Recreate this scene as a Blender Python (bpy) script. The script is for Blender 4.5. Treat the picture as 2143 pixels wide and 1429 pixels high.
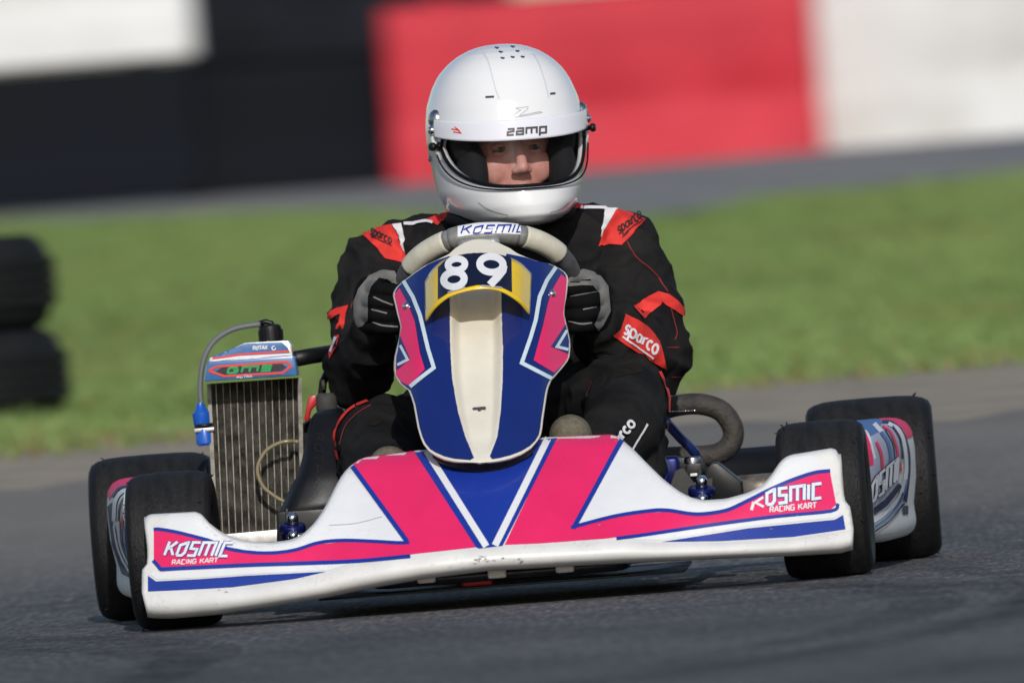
import bpy, bmesh, math, random
import numpy as np
from mathutils import Vector, Matrix, noise
from mathutils.bvhtree import BVHTree
from mathutils.geometry import delaunay_2d_cdt

random.seed(7)
rng = np.random.default_rng(7)
scene = bpy.context.scene
for o in list(bpy.data.objects):
    bpy.data.objects.remove(o)
COL = scene.collection
R = math.radians

# ------------------------------------------------------------------ camera
FPX = 35560.0            # focal length in photo pixels (photo 2143 wide)
DIST, HGT, YAW, ROLL, PITCH = 28.0, 0.53, R(1.5), R(4.5), 130.5 / 35560.0
Rv = Vector((math.cos(YAW), math.sin(YAW), 0))
Fh = Vector((-math.sin(YAW), math.cos(YAW), 0))
Fw = (Fh * math.cos(PITCH) - Vector((0, 0, 1)) * math.sin(PITCH)).normalized()
Uv = Rv.cross(Fw).normalized()
CX = Rv * math.cos(ROLL) - Uv * math.sin(ROLL)
CY = Rv * math.sin(ROLL) + Uv * math.cos(ROLL)
CAM = -Fh * DIST + Rv * 0.0425 + Vector((0, 0, HGT))
cam_data = bpy.data.cameras.new('camera')
cam = bpy.data.objects.new('camera', cam_data)
COL.objects.link(cam)
m = Matrix((CX, CY, -Fw)).transposed().to_4x4()
m.translation = CAM
cam.matrix_world = m
cam_data.sensor_width = 36.0
cam_data.sensor_fit = 'HORIZONTAL'
cam_data.lens = 36.0 * FPX / 2143.0
cam_data.clip_start = 0.5
cam_data.clip_end = 4000
cam_data.dof.use_dof = True
cam_data.dof.focus_distance = 28.22
cam_data.dof.aperture_fstop = 8.4
cam_data.dof.aperture_ratio = 0.62
scene.camera = cam

# ------------------------------------------------------------------ light
SUN_EL, SUN_AZ = R(27.5), R(4)          # azimuth measured from behind the camera towards its right
world = bpy.data.worlds.new('World')
scene.world = world
world.use_nodes = True
nt = world.node_tree
nt.nodes.clear()
sky = nt.nodes.new('ShaderNodeTexSky')
sky.sky_type = 'NISHITA'
sky.sun_disc = False
sky.sun_elevation = SUN_EL
sdir = (-Fh * math.cos(SUN_AZ) + Rv * math.sin(SUN_AZ))
sky.sun_rotation = math.atan2(sdir.x, sdir.y)
bg = nt.nodes.new('ShaderNodeBackground')
bg.inputs['Strength'].default_value = 0.095
wo = nt.nodes.new('ShaderNodeOutputWorld')
nt.links.new(sky.outputs[0], bg.inputs[0])
nt.links.new(bg.outputs[0], wo.inputs[0])
sun_data = bpy.data.lights.new('sun', 'SUN')
sun_data.energy = 2.7
sun_data.angle = R(0.5)
sun_data.color = (1.0, 0.965, 0.92)
sun = bpy.data.objects.new('sun', sun_data)
COL.objects.link(sun)
sv = sdir * math.cos(SUN_EL) + Vector((0, 0, math.sin(SUN_EL)))
sun.rotation_euler = (-sv).to_track_quat('-Z', 'Y').to_euler()
sun.location = sv * 50
scene.view_settings.view_transform = 'Standard'
scene.view_settings.look = 'None'
scene.view_settings.exposure = 0.0
scene.view_settings.gamma = 1.0
scene.render.engine = 'CYCLES'

# ------------------------------------------------------------------ projection helpers (design measurements)
def ray(px, py):
    a, b = px - 1071.5, 714.5 - py
    return (Fw * FPX + CX * a + CY * b).normalized()

def P(px, py, Y):
    d = ray(px, py)
    return CAM + d * ((Y - CAM.y) / d.y)

# ------------------------------------------------------------------ materials
def mat(name, color, rough=0.5, metal=0.0, var=0.0, vscale=30.0, bump=0.0, bscale=200.0, coat=0.0,
        color2=None, spec=0.5, sheen=0.0, rvar=0.0, stretch=None, detail=6.0, lo=0.35, hi=0.65, speck=0.0):
    m = bpy.data.materials.new(name)
    m.use_nodes = True
    n, l = m.node_tree.nodes, m.node_tree.links
    b = n['Principled BSDF']
    b.inputs['Base Color'].default_value = (*color, 1)
    b.inputs['Roughness'].default_value = rough
    b.inputs['Metallic'].default_value = metal
    b.inputs['Specular IOR Level'].default_value = min(spec, 0.5)
    b.inputs['Coat Weight'].default_value = coat
    b.inputs['Coat Roughness'].default_value = 0.06
    if sheen:
        b.inputs['Sheen Weight'].default_value = sheen
        b.inputs['Sheen Roughness'].default_value = 0.6
    tc = n.new('ShaderNodeTexCoord')
    mp = n.new('ShaderNodeMapping')
    l.new(tc.outputs['Object'], mp.inputs[0])
    if stretch:
        mp.inputs['Scale'].default_value = stretch
    if var > 0 or color2:
        t = n.new('ShaderNodeTexNoise')
        t.inputs['Scale'].default_value = vscale
        t.inputs['Detail'].default_value = detail
        t.inputs['Roughness'].default_value = 0.65
        l.new(mp.outputs[0], t.inputs['Vector'])
        cr = n.new('ShaderNodeValToRGB')
        c2 = color2 or tuple(c * (1 - var) for c in color)
        cr.color_ramp.elements[0].position = lo
        cr.color_ramp.elements[1].position = hi
        cr.color_ramp.elements[0].color = (*c2, 1)
        cr.color_ramp.elements[1].color = (*color, 1)
        l.new(t.outputs['Fac'], cr.inputs[0])
        l.new(cr.outputs[0], b.inputs['Base Color'])
    if rvar > 0:
        t3 = n.new('ShaderNodeTexNoise')
        t3.inputs['Scale'].default_value = vscale * 1.7
        t3.inputs['Detail'].default_value = 5
        l.new(mp.outputs[0], t3.inputs['Vector'])
        mr = n.new('ShaderNodeMapRange')
        mr.inputs['To Min'].default_value = max(0.02, rough - rvar)
        mr.inputs['To Max'].default_value = min(1.0, rough + rvar)
        l.new(t3.outputs['Fac'], mr.inputs[0])
        l.new(mr.outputs[0], b.inputs['Roughness'])
    if speck > 0:
        t4 = n.new('ShaderNodeTexNoise'); t4.inputs['Scale'].default_value = 160; t4.inputs['Detail'].default_value = 3
        t5 = n.new('ShaderNodeTexNoise'); t5.inputs['Scale'].default_value = 11; t5.inputs['Detail'].default_value = 4
        l.new(mp.outputs[0], t4.inputs['Vector']); l.new(mp.outputs[0], t5.inputs['Vector'])
        mu = n.new('ShaderNodeMath'); mu.operation = 'MULTIPLY'
        l.new(t4.outputs['Fac'], mu.inputs[0]); l.new(t5.outputs['Fac'], mu.inputs[1])
        mr4 = n.new('ShaderNodeMapRange'); mr4.inputs['From Min'].default_value = 0.33; mr4.inputs['From Max'].default_value = 0.42; mr4.inputs['To Max'].default_value = speck
        l.new(mu.outputs[0], mr4.inputs[0])
        mx = n.new('ShaderNodeMix'); mx.data_type = 'RGBA'; mx.inputs[7].default_value = (0.12, 0.11, 0.10, 1)
        src = b.inputs['Base Color'].links[0].from_socket if b.inputs['Base Color'].links else None
        if src: l.new(src, mx.inputs[6])
        else: mx.inputs[6].default_value = (*color, 1)
        l.new(mr4.outputs[0], mx.inputs[0]); l.new(mx.outputs[2], b.inputs['Base Color'])
    if bump > 0:
        t2 = n.new('ShaderNodeTexNoise')
        t2.inputs['Scale'].default_value = bscale
        t2.inputs['Detail'].default_value = 4
        l.new(mp.outputs[0], t2.inputs['Vector'])
        bp = n.new('ShaderNodeBump')
        bp.inputs['Strength'].default_value = bump
        bp.inputs['Distance'].default_value = 0.01
        l.new(t2.outputs['Fac'], bp.inputs['Height'])
        l.new(bp.outputs[0], b.inputs['Normal'])
    return m

M = {}
M['pod_plastic'] = mat('pod_white_plastic', (0.72, 0.72, 0.72), 0.5, spec=0.3, var=0.1, vscale=14, speck=0.15)
M['white_plastic'] = mat('white_plastic', (0.76, 0.755, 0.735), 0.38, var=0.12, vscale=14, rvar=0.12, bump=0.03, bscale=60, speck=0.16)
M['cream_plastic'] = mat('cream_plastic', (0.74, 0.70, 0.60), 0.42, var=0.10, vscale=12, rvar=0.1)
M['white_sticker'] = mat('white_sticker', (0.80, 0.81, 0.83), 0.25, var=0.07, vscale=10, coat=0.3, speck=0.10)
M['sticker_fold'] = mat('sticker_fold', (0.55, 0.55, 0.57), 0.4)
M['pink_fold'] = mat('pink_sticker_fold', (0.50, 0.012, 0.08), 0.4)
M['scuff'] = mat('scuff_mark', (0.38, 0.36, 0.34), 0.7)
M['visor_strip'] = mat('white_visor_strip', (0.77, 0.77, 0.84), 0.22, coat=0.4)
M['pink'] = mat('pink_sticker', (0.83, 0.022, 0.135), 0.28, var=0.10, vscale=9, coat=0.35, rvar=0.12, speck=0.10)
M['blue'] = mat('blue_sticker', (0.012, 0.040, 0.33), 0.28, var=0.12, vscale=9, coat=0.35, rvar=0.1)
M['deep_blue'] = mat('deep_blue_sticker', (0.007, 0.021, 0.155), 0.18, var=0.10, vscale=8, coat=0.6, rvar=0.06)
M['navy'] = mat('navy_sticker', (0.006, 0.008, 0.03), 0.25, coat=0.4)
M['pale_blue'] = mat('pale_blue_sticker', (0.60, 0.72, 0.78), 0.25, coat=0.4)
M['lavender'] = mat('lavender_sticker', (0.34, 0.36, 0.52), 0.3, coat=0.3, color2=(0.55, 0.55, 0.66), vscale=18)
M['mid_blue'] = mat('mid_blue_sticker', (0.05, 0.17, 0.42), 0.25, coat=0.4, var=0.3, vscale=20)
M['yellow'] = mat('yellow_plate', (0.90, 0.60, 0.010), 0.25, var=0.08, vscale=14, coat=0.4)
M['red_sticker'] = mat('red_sticker', (0.75, 0.05, 0.03), 0.3)
M['green_sticker'] = mat('green_sticker', (0.01, 0.33, 0.09), 0.3)
M['tyre'] = mat('tyre_rubber', (0.0085, 0.0085, 0.0095), 0.62, spec=0.3, color2=(0.022, 0.0205, 0.019), vscale=22, bump=0.35, bscale=170, rvar=0.15, stretch=(2.2, 0.7, 0.7), lo=0.30, hi=0.62)
M['tyre_side'] = mat('tyre_sidewall', (0.009, 0.009, 0.010), 0.6, spec=0.3, var=0.3, vscale=40, bump=0.08, bscale=200)
M['old_tyre'] = mat('old_tyre_rubber', (0.012, 0.0125, 0.014), 0.7, spec=0.2, var=0.4, vscale=9, bump=0.2, bscale=60)
M['black_plastic'] = mat('black_plastic', (0.008, 0.008, 0.0095), 0.42, spec=0.35, var=0.35, vscale=25, bump=0.05, bscale=400, rvar=0.12)
M['black_emboss'] = mat('black_emboss', (0.011, 0.011, 0.0125), 0.5)
M['grey_rubber'] = mat('grey_rubber', (0.055, 0.053, 0.05), 0.75, var=0.3, vscale=40)
M['steel'] = mat('steel', (0.55, 0.55, 0.56), 0.28, metal=1.0, var=0.25, vscale=40, rvar=0.12)
M['chrome'] = mat('chrome', (0.8, 0.8, 0.8), 0.12, metal=1.0)
M['alu'] = mat('aluminium', (0.62, 0.61, 0.58), 0.42, metal=0.9, var=0.35, vscale=60, rvar=0.15)
M['dirty_alu'] = mat('dirty_aluminium', (0.29, 0.27, 0.23), 0.6, metal=0.1, color2=(0.13, 0.118, 0.095), vscale=55, lo=0.36, hi=0.58)
M['fin'] = mat('cooling_fin', (0.21, 0.195, 0.165), 0.6, metal=0.0, color2=(0.055, 0.048, 0.040), vscale=36, lo=0.38, hi=0.62, detail=9)
M['fin_dark'] = mat('fin_backing', (0.018, 0.017, 0.016), 0.8, var=0.4, vscale=50)
M['blue_tube'] = mat('blue_chassis_paint', (0.015, 0.03, 0.16), 0.22, coat=0.7, var=0.2, vscale=30)
M['dark_tube'] = mat('dark_axle_steel', (0.04, 0.043, 0.055), 0.25, metal=0.8, var=0.3, vscale=30)
M['blue_anod'] = mat('blue_anodised', (0.008, 0.011, 0.10), 0.35, metal=0.5)
M['bright_blue'] = mat('bright_blue_plastic', (0.01, 0.10, 0.50), 0.3, coat=0.3)
M['red_plastic'] = mat('red_plastic', (0.48, 0.012, 0.018), 0.35)
M['exhaust'] = mat('exhaust_wrap', (0.055, 0.049, 0.041), 0.7, color2=(0.027, 0.024, 0.022), vscale=45, bump=0.35, bscale=130)
M['rusty'] = mat('muffler_steel', (0.36, 0.33, 0.29), 0.45, metal=0.6, color2=(0.14, 0.11, 0.08), vscale=40)
M['grip'] = mat('cream_grip', (0.64, 0.61, 0.50), 0.5, color2=(0.54, 0.51, 0.41), vscale=40, bump=0.08, bscale=300)
M['rim_grey'] = mat('worn_grey_suede', (0.10, 0.10, 0.11), 0.7, color2=(0.06, 0.06, 0.065), vscale=60, bump=0.1, bscale=400)
M['rim_silver'] = mat('silver_rim', (0.36, 0.36, 0.34), 0.35, metal=0.3, var=0.4, vscale=40)
M['suit'] = mat('black_suit_cloth', (0.0075, 0.0075, 0.0085), 0.85, color2=(0.020, 0.019, 0.018), vscale=11, bump=0.12, bscale=500, spec=0.12)
M['suit_red'] = mat('red_suit_cloth', (0.72, 0.030, 0.022), 0.75, var=0.12, vscale=40, bump=0.1, bscale=500)
M['suit_white'] = mat('white_suit_cloth', (0.74, 0.73, 0.76), 0.75, var=0.06, vscale=40)
M['suit_thread'] = mat('black_thread', (0.01, 0.01, 0.01), 0.8)
M['red_thread'] = mat('red_thread', (0.30, 0.02, 0.02), 0.8)
M['pant_dirt'] = mat('dusty_cloth', (0.018, 0.0155, 0.013), 0.95, spec=0.1, var=0.4, vscale=60)
M['glove'] = mat('black_glove', (0.0055, 0.0055, 0.006), 0.85, spec=0.1, var=0.3, vscale=60, bump=0.12, bscale=300)
M['glove_grey'] = mat('grey_glove_leather', (0.17, 0.165, 0.155), 0.6, var=0.18, vscale=50, bump=0.1, bscale=300)
M['shoe'] = mat('dusty_shoe_sole', (0.17, 0.145, 0.10), 0.85, color2=(0.09, 0.078, 0.055), vscale=90, bump=0.25, bscale=250)
M['helmet'] = mat('white_gelcoat', (0.79, 0.795, 0.805), 0.2, coat=0.6, var=0.02, vscale=5)
M['helmet_line'] = mat('helmet_seam', (0.55, 0.56, 0.57), 0.3)
M['helmet_trim'] = mat('black_trim', (0.008, 0.008, 0.010), 0.8, spec=0.1)
M['padding'] = mat('black_padding', (0.008, 0.008, 0.009), 0.9)
M['print_dark'] = mat('dark_print', (0.05, 0.05, 0.065), 0.35)
M['print_grey'] = mat('grey_print', (0.42, 0.42, 0.44), 0.35)
M['skin'] = mat('skin', (0.64, 0.33, 0.26), 0.5, color2=(0.57, 0.24, 0.19), vscale=60)
M['skin'].node_tree.nodes['Principled BSDF'].inputs['Subsurface Weight'].default_value = 0.12
M['skin'].node_tree.nodes['Principled BSDF'].inputs['Subsurface Radius'].default_value = (0.01, 0.004, 0.002)
M['shaded_eye_white'] = mat('shaded_eye_white', (0.16, 0.13, 0.12), 0.4)  # white of the eye darkened: shade under the visor strip put into its colour
M['iris'] = mat('eye_iris', (0.03, 0.04, 0.05), 0.15)
M['brow'] = mat('eyebrow_hair', (0.12, 0.07, 0.045), 0.8)
M['lip'] = mat('lip_skin', (0.42, 0.14, 0.12), 0.45)
M['barrier_red'] = mat('red_barrier_plastic', (0.58, 0.036, 0.055), 0.6, spec=0.2, color2=(0.47, 0.030, 0.046), vscale=2.2)
M['barrier_white'] = mat('white_barrier_plastic', (0.72, 0.725, 0.725), 0.6, spec=0.1, color2=(0.56, 0.555, 0.53), vscale=1.6)
M['barrier_black'] = mat('black_barrier_rubber', (0.0085, 0.0105, 0.016), 0.8, spec=0.06, color2=(0.010, 0.011, 0.013), vscale=2.0)
M['barrier_grey'] = mat('dark_grey_barrier_rubber', (0.016, 0.0185, 0.024), 0.8, spec=0.04, color2=(0.010, 0.011, 0.014), vscale=2.5)
M['hose_clear'] = mat('translucent_fuel_hose', (0.25, 0.21, 0.12), 0.2, coat=0.3)
M['hose_grey'] = mat('grey_braided_hose', (0.14, 0.145, 0.155), 0.45, bump=0.2, bscale=600)

def glass(name, tint, mixf, rough=0.3):
    m = bpy.data.materials.new(name)
    m.use_nodes = True
    n, l = m.node_tree.nodes, m.node_tree.links
    n.clear()
    o = n.new('ShaderNodeOutputMaterial')
    t = n.new('ShaderNodeBsdfTransparent')
    t.inputs[0].default_value = (*tint, 1)
    g = n.new('ShaderNodeBsdfGlossy')
    g.inputs['Roughness'].default_value = rough
    fr = n.new('ShaderNodeFresnel')
    fr.inputs[0].default_value = 1.5
    mx = n.new('ShaderNodeMixShader')
    ma = n.new('ShaderNodeMath')
    ma.operation = 'MULTIPLY'
    ma.inputs[1].default_value = mixf
    l.new(fr.outputs[0], ma.inputs[0])
    l.new(ma.outputs[0], mx.inputs[0])
    l.new(t.outputs[0], mx.inputs[1])
    l.new(g.outputs[0], mx.inputs[2])
    l.new(mx.outputs[0], o.inputs[0])
    return m
M['visor'] = glass('clear_visor', (0.88, 0.88, 0.90), 0.09)

# ------------------------------------------------------------------ mesh helpers
def obj(name, verts, faces, m=None, parent=None, smooth=True, mats=None, midx=None):
    me = bpy.data.meshes.new(name)
    me.from_pydata([tuple(v) for v in verts], [], faces)
    me.validate()
    if mats:
        for q in mats:
            me.materials.append(q)
        if midx is not None:
            me.polygons.foreach_set('material_index', midx)
    elif m is not None:
        me.materials.append(M[m] if isinstance(m, str) else m)
    if smooth:
        me.polygons.foreach_set('use_smooth', [True] * len(me.polygons))
    me.update()
    o = bpy.data.objects.new(name, me)
    COL.objects.link(o)
    if parent:
        o.parent = parent
    return o

def empty(name, loc=(0, 0, 0)):
    o = bpy.data.objects.new(name, None)
    o.empty_display_size = 0.1
    o.location = loc
    COL.objects.link(o)
    return o

def tag(o, label=None, cat=None, group=None, kind=None):
    if label: o['label'] = label
    if cat: o['category'] = cat
    if group: o['group'] = group
    if kind: o['kind'] = kind
    return o

def sharp(o, ang=40):
    o.data.set_sharp_from_angle(angle=R(ang))
    return o

def recalc(o):
    bm = bmesh.new(); bm.from_mesh(o.data)
    bmesh.ops.recalc_face_normals(bm, faces=bm.faces)
    bm.to_mesh(o.data); bm.free()
    return o

class MB:
    """collects simple shapes into one mesh"""
    def __init__(s):
        s.v, s.f = [], []
    def add(s, v, f):
        n = len(s.v)
        s.v += [Vector(q) for q in v]
        s.f += [tuple(i + n for i in q) for q in f]
        return s
    def box(s, c, size, rot=None, bev=0.0):
        bm = bmesh.new()
        bmesh.ops.create_cube(bm, size=1)
        for v in bm.verts:
            v.co = Vector((v.co.x * size[0], v.co.y * size[1], v.co.z * size[2]))
        if bev > 0:
            bmesh.ops.bevel(bm, geom=bm.edges[:], offset=bev, segments=2, affect='EDGES', profile=0.6)
        mt = Matrix.Translation(Vector(c)) @ (rot.to_4x4() if rot is not None else Matrix())
        bm.verts.index_update()
        s.add([mt @ v.co for v in bm.verts], [[v.index for v in f.verts] for f in bm.faces])
        bm.free()
        return s
    def tube(s, pts, rad, n=12, cap=True, squash=None):
        pts = [Vector(p) for p in pts]
        k = len(pts)
        rad = [rad] * k if not isinstance(rad, (list, tuple)) else rad
        vs, fs = [], []
        t0 = (pts[1] - pts[0]).normalized()
        ref = Vector((0, 0, 1)) if abs(t0.z) < 0.9 else Vector((1, 0, 0))
        u = t0.cross(ref).normalized()
        for i, p in enumerate(pts):
            t = (pts[min(i + 1, k - 1)] - pts[max(i - 1, 0)]).normalized()
            u = (u - t * u.dot(t)).normalized()
            w = t.cross(u)
            for j in range(n):
                a = 2 * math.pi * j / n
                vs.append(p + (u * math.cos(a) + w * math.sin(a)) * rad[i])
        for i in range(k - 1):
            for j in range(n):
                a, b = i * n + j, i * n + (j + 1) % n
                fs.append((a, b, b + n, a + n))
        if cap:
            fs.append(tuple(range(n))[::-1])
            fs.append(tuple((k - 1) * n + j for j in range(n)))
        return s.add(vs, fs)
    def lathe(s, prof, c, axis, n=32, close=False):
        """prof: list of (r, h) along axis"""
        axis = Vector(axis).normalized()
        ref = Vector((0, 0, 1)) if abs(axis.z) < 0.9 else Vector((1, 0, 0))
        u = axis.cross(ref).normalized(); w = axis.cross(u)
        c = Vector(c)
        vs, fs = [], []
        for r_, h in prof:
            for j in range(n):
                a = 2 * math.pi * j / n
                vs.append(c + axis * h + (u * math.cos(a) + w * math.sin(a)) * r_)
        k = len(prof)
        rr = k if close else k - 1
        for i in range(rr):
            i2 = (i + 1) % k
            for j in range(n):
                j2 = (j + 1) % n
                fs.append((i * n + j, i * n + j2, i2 * n + j2, i2 * n + j))
        return s.add(vs, fs)
    def ell(s, c, r, rot=None, nu=20, nv=12):
        vs, fs = [], []
        for i in range(nv + 1):
            th = math.pi * i / nv
            for j in range(nu):
                a = 2 * math.pi * j / nu
                q = Vector((r[0] * math.sin(th) * math.cos(a), r[1] * math.sin(th) * math.sin(a), r[2] * math.cos(th)))
                if rot is not None: q = rot @ q
                vs.append(Vector(c) + q)
        for i in range(nv):
            for j in range(nu):
                j2 = (j + 1) % nu
                fs.append((i * nu + j, (i + 1) * nu + j, (i + 1) * nu + j2, i * nu + j2))
        return s.add(vs, fs)
    def capsule(s, a, b, ra, rb, n=18):
        a, b = Vector(a), Vector(b)
        L = (b - a).length
        ax = (b - a).normalized()
        prof = []
        for i in range(7):
            t = -math.pi / 2 + (math.pi / 2) * i / 6
            prof.append((max(1e-4, ra * math.cos(t)), ra * math.sin(t)))
        for i in range(7):
            t = (math.pi / 2) * i / 6
            prof.append((max(1e-4, rb * math.cos(t)), L + rb * math.sin(t)))
        return s.lathe(prof, a, ax, n)
    def build(s, name, m=None, parent=None, smooth=True, ang=None):
        o = obj(name, s.v, s.f, m, parent, smooth)
        recalc(o)
        if ang: sharp(o, ang)
        return o

def cr(pts, per=8):
    """Catmull-Rom through points (any dimension)"""
    pts = [np.array(p, float) for p in pts]
    ext = [2 * pts[0] - pts[1]] + pts + [2 * pts[-1] - pts[-2]]
    out = []
    for i in range(1, len(ext) - 2):
        p0, p1, p2, p3 = ext[i - 1:i + 3]
        for k in range(per):
            t = k / per
            out.append(0.5 * (2 * p1 + (p2 - p0) * t + (2 * p0 - 5 * p1 + 4 * p2 - p3) * t * t + (3 * p1 - p0 - 3 * p2 + p3) * t ** 3))
    out.append(pts[-1])
    return out

def sm(a, b, x):
    t = max(0.0, min(1.0, (x - a) / (b - a)))
    return t * t * (3 - 2 * t)

def ip(x, xs, ys):
    return float(np.interp(x, xs, ys))

def ips(x, tab):
    """smooth interpolation of a table [(x, y)...]: linear then locally averaged"""
    xs = [p[0] for p in tab]; ys = [p[1] for p in tab]
    w = 7.0
    return sum(ip(x + d, xs, ys) for d in (-w, -w / 2, 0, w / 2, w)) / 5

def grid_faces(nr, nc, closed=False):
    f = []
    for i in range(nr - 1):
        for j in range(nc - (0 if closed else 1)):
            j2 = (j + 1) % nc
            f.append((i * nc + j, i * nc + j2, (i + 1) * nc + j2, (i + 1) * nc + j))
    return f

def apply_mods(o):
    dg = bpy.context.evaluated_depsgraph_get()
    me = bpy.data.meshes.new_from_object(o.evaluated_get(dg))
    old = o.data
    o.modifiers.clear()
    o.data = me
    me.name = o.name
    bpy.data.meshes.remove(old)
    return o

def remesh(o, vox, smooth=4, fac=0.5):
    md = o.modifiers.new('r', 'REMESH'); md.mode = 'VOXEL'; md.voxel_size = vox
    if smooth:
        s_ = o.modifiers.new('s', 'SMOOTH'); s_.factor = fac; s_.iterations = smooth
    apply_mods(o)
    o.data.polygons.foreach_set('use_smooth', [True] * len(o.data.polygons))
    return o

def bvh(o):
    me = o.data
    return BVHTree.FromPolygons([v.co.copy() for v in me.vertices], [tuple(p.vertices) for p in me.polygons])

# ------------------------------------------------------------------ stickers, print and stitched patches laid on real surfaces
def hit(tree, px, py, off):
    d = ray(px, py)
    loc, nor, idx, dist = tree.ray_cast(CAM, d)
    if loc is None:
        return None
    if nor.dot(d) > 0: nor = -nor
    return loc + nor * off

def hit_in(tree, px, py, cx, cy, off):
    h = hit(tree, px, py, off)
    L = math.hypot(cx - px, cy - py) or 1
    k = 1.0
    while h is None and k < 16:
        h = hit(tree, px + (cx - px) / L * k, py + (cy - py) / L * k, off)
        k += 1.0
    return h

def decal(name, pts, tree, m, parent, off=0.0008, res=7.0, curve=False, maxedge=0.05):
    if curve: pts = [tuple(p) for p in cr(list(pts) + [pts[0]], 6)[:-1]]
    out = []
    n = len(pts)
    for i in range(n):
        a, b = pts[i], pts[(i + 1) % n]
        k = max(1, int(math.hypot(b[0] - a[0], b[1] - a[1]) / res))
        for j in range(k):
            out.append((a[0] + (b[0] - a[0]) * j / k, a[1] + (b[1] - a[1]) * j / k))
    nb = len(out)
    xs = [p[0] for p in out]; ys = [p[1] for p in out]
    cxm, cym = sum(xs) / nb, sum(ys) / nb
    x = min(xs) + res / 2
    grid = []
    while x < max(xs):
        y = min(ys) + res / 2
        while y < max(ys):
            grid.append((x, y)); y += res
        x += res
    vin = [Vector(p) for p in out + grid]
    v2, e2, f2, *_ = delaunay_2d_cdt(vin, [], [list(range(nb))], 1, 0.01)
    v3 = [hit_in(tree, v.x, v.y, cxm, cym, off) for v in v2]
    used = {}; vs = []; fs = []
    for f in f2:
        if any(v3[i] is None for i in f): continue
        p = [v3[i] for i in f]
        if max((p[i] - p[(i + 1) % len(p)]).length for i in range(len(p))) > maxedge: continue
        q = []
        for i in f:
            if i not in used:
                used[i] = len(vs); vs.append(v3[i])
            q.append(used[i])
        a, b, c = vs[q[0]], vs[q[1]], vs[q[2]]
        if (b - a).cross(c - a).dot(CAM - a) < 0: q = q[::-1]
        fs.append(tuple(q))
    if not fs: return None
    return obj(name, vs, fs, m, parent)

def ribbon(pl, w, tree, off, closed=False, step=3.0, curve=False, taper=None):
    """stroke along a pixel polyline -> verts, faces on the surface"""
    if curve: pl = [tuple(p) for p in cr(pl, 6)]
    pts = []
    pl = list(pl) + ([pl[0]] if closed else [])
    for a, b in zip(pl[:-1], pl[1:]):
        k = max(1, int(math.hypot(b[0] - a[0], b[1] - a[1]) / step))
        for j in range(k):
            pts.append((a[0] + (b[0] - a[0]) * j / k, a[1] + (b[1] - a[1]) * j / k))
    if not closed: pts.append(pl[-1])
    n = len(pts)
    vs, fs, ok = [], [], []
    for i, p in enumerate(pts):
        a = pts[(i - 1) % n] if (closed or i > 0) else p
        b = pts[(i + 1) % n] if (closed or i < n - 1) else p
        d1 = (p[0] - a[0], p[1] - a[1]); d2 = (b[0] - p[0], b[1] - p[1])
        l1 = math.hypot(*d1) or 1; l2 = math.hypot(*d2) or 1
        if d1 == (0, 0): d1, l1 = d2, l2
        if d2 == (0, 0): d2, l2 = d1, l1
        tx, ty = d1[0] / l1 + d2[0] / l2, d1[1] / l1 + d2[1] / l2
        tl = math.hypot(tx, ty) or 1
        tx, ty = tx / tl, ty / tl
        cs = max(0.5, tx * d1[0] / l1 + ty * d1[1] / l1)
        ww = w / 2 / cs
        if taper: ww *= taper(i / max(1, n - 1))
        qa = hit(tree, p[0] - ty * ww, p[1] + tx * ww, off)
        qb = hit(tree, p[0] + ty * ww, p[1] - tx * ww, off)
        if qa is None and qb is not None: qa = hit_in(tree, p[0] - ty * ww, p[1] + tx * ww, p[0], p[1], off)
        if qb is None and qa is not None: qb = hit_in(tree, p[0] + ty * ww, p[1] - tx * ww, p[0], p[1], off)
        ok.append(qa is not None and qb is not None)
        vs += [qa or Vector(), qb or Vector()]
    for i in range(n - (0 if closed else 1)):
        j = (i + 1) % n
        if ok[i] and ok[j] and (vs[2 * i] - vs[2 * j]).length < 0.06:
            fs.append((2 * i, 2 * i + 1, 2 * j + 1, 2 * j))
    return vs, fs

def stroke(name, pl, w, tree, m, parent, off=0.0012, closed=False, curve=False, taper=None):
    b = MB()
    v, f = ribbon(pl, w, tree, off, closed, 4.0, curve, taper)
    b.add(v, f)
    if not f: return None
    return face_cam(obj(name, b.v, b.f, m, parent))

def face_cam(o):
    me = o.data
    bm = bmesh.new(); bm.from_mesh(me)
    bmesh.ops.delete(bm, geom=[v for v in bm.verts if not v.link_faces], context='VERTS')
    for f in bm.faces:
        f.normal_update()
        if f.normal.dot(CAM - f.calc_center_median()) < 0: f.normal_flip()
    bm.to_mesh(me); bm.free()
    return o

def arc(cx, cy, rx, ry, a0, a1, n=14):
    return [(cx + rx * math.cos(R(a0 + (a1 - a0) * i / n)), cy + ry * math.sin(R(a0 + (a1 - a0) * i / n))) for i in range(n + 1)]

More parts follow.
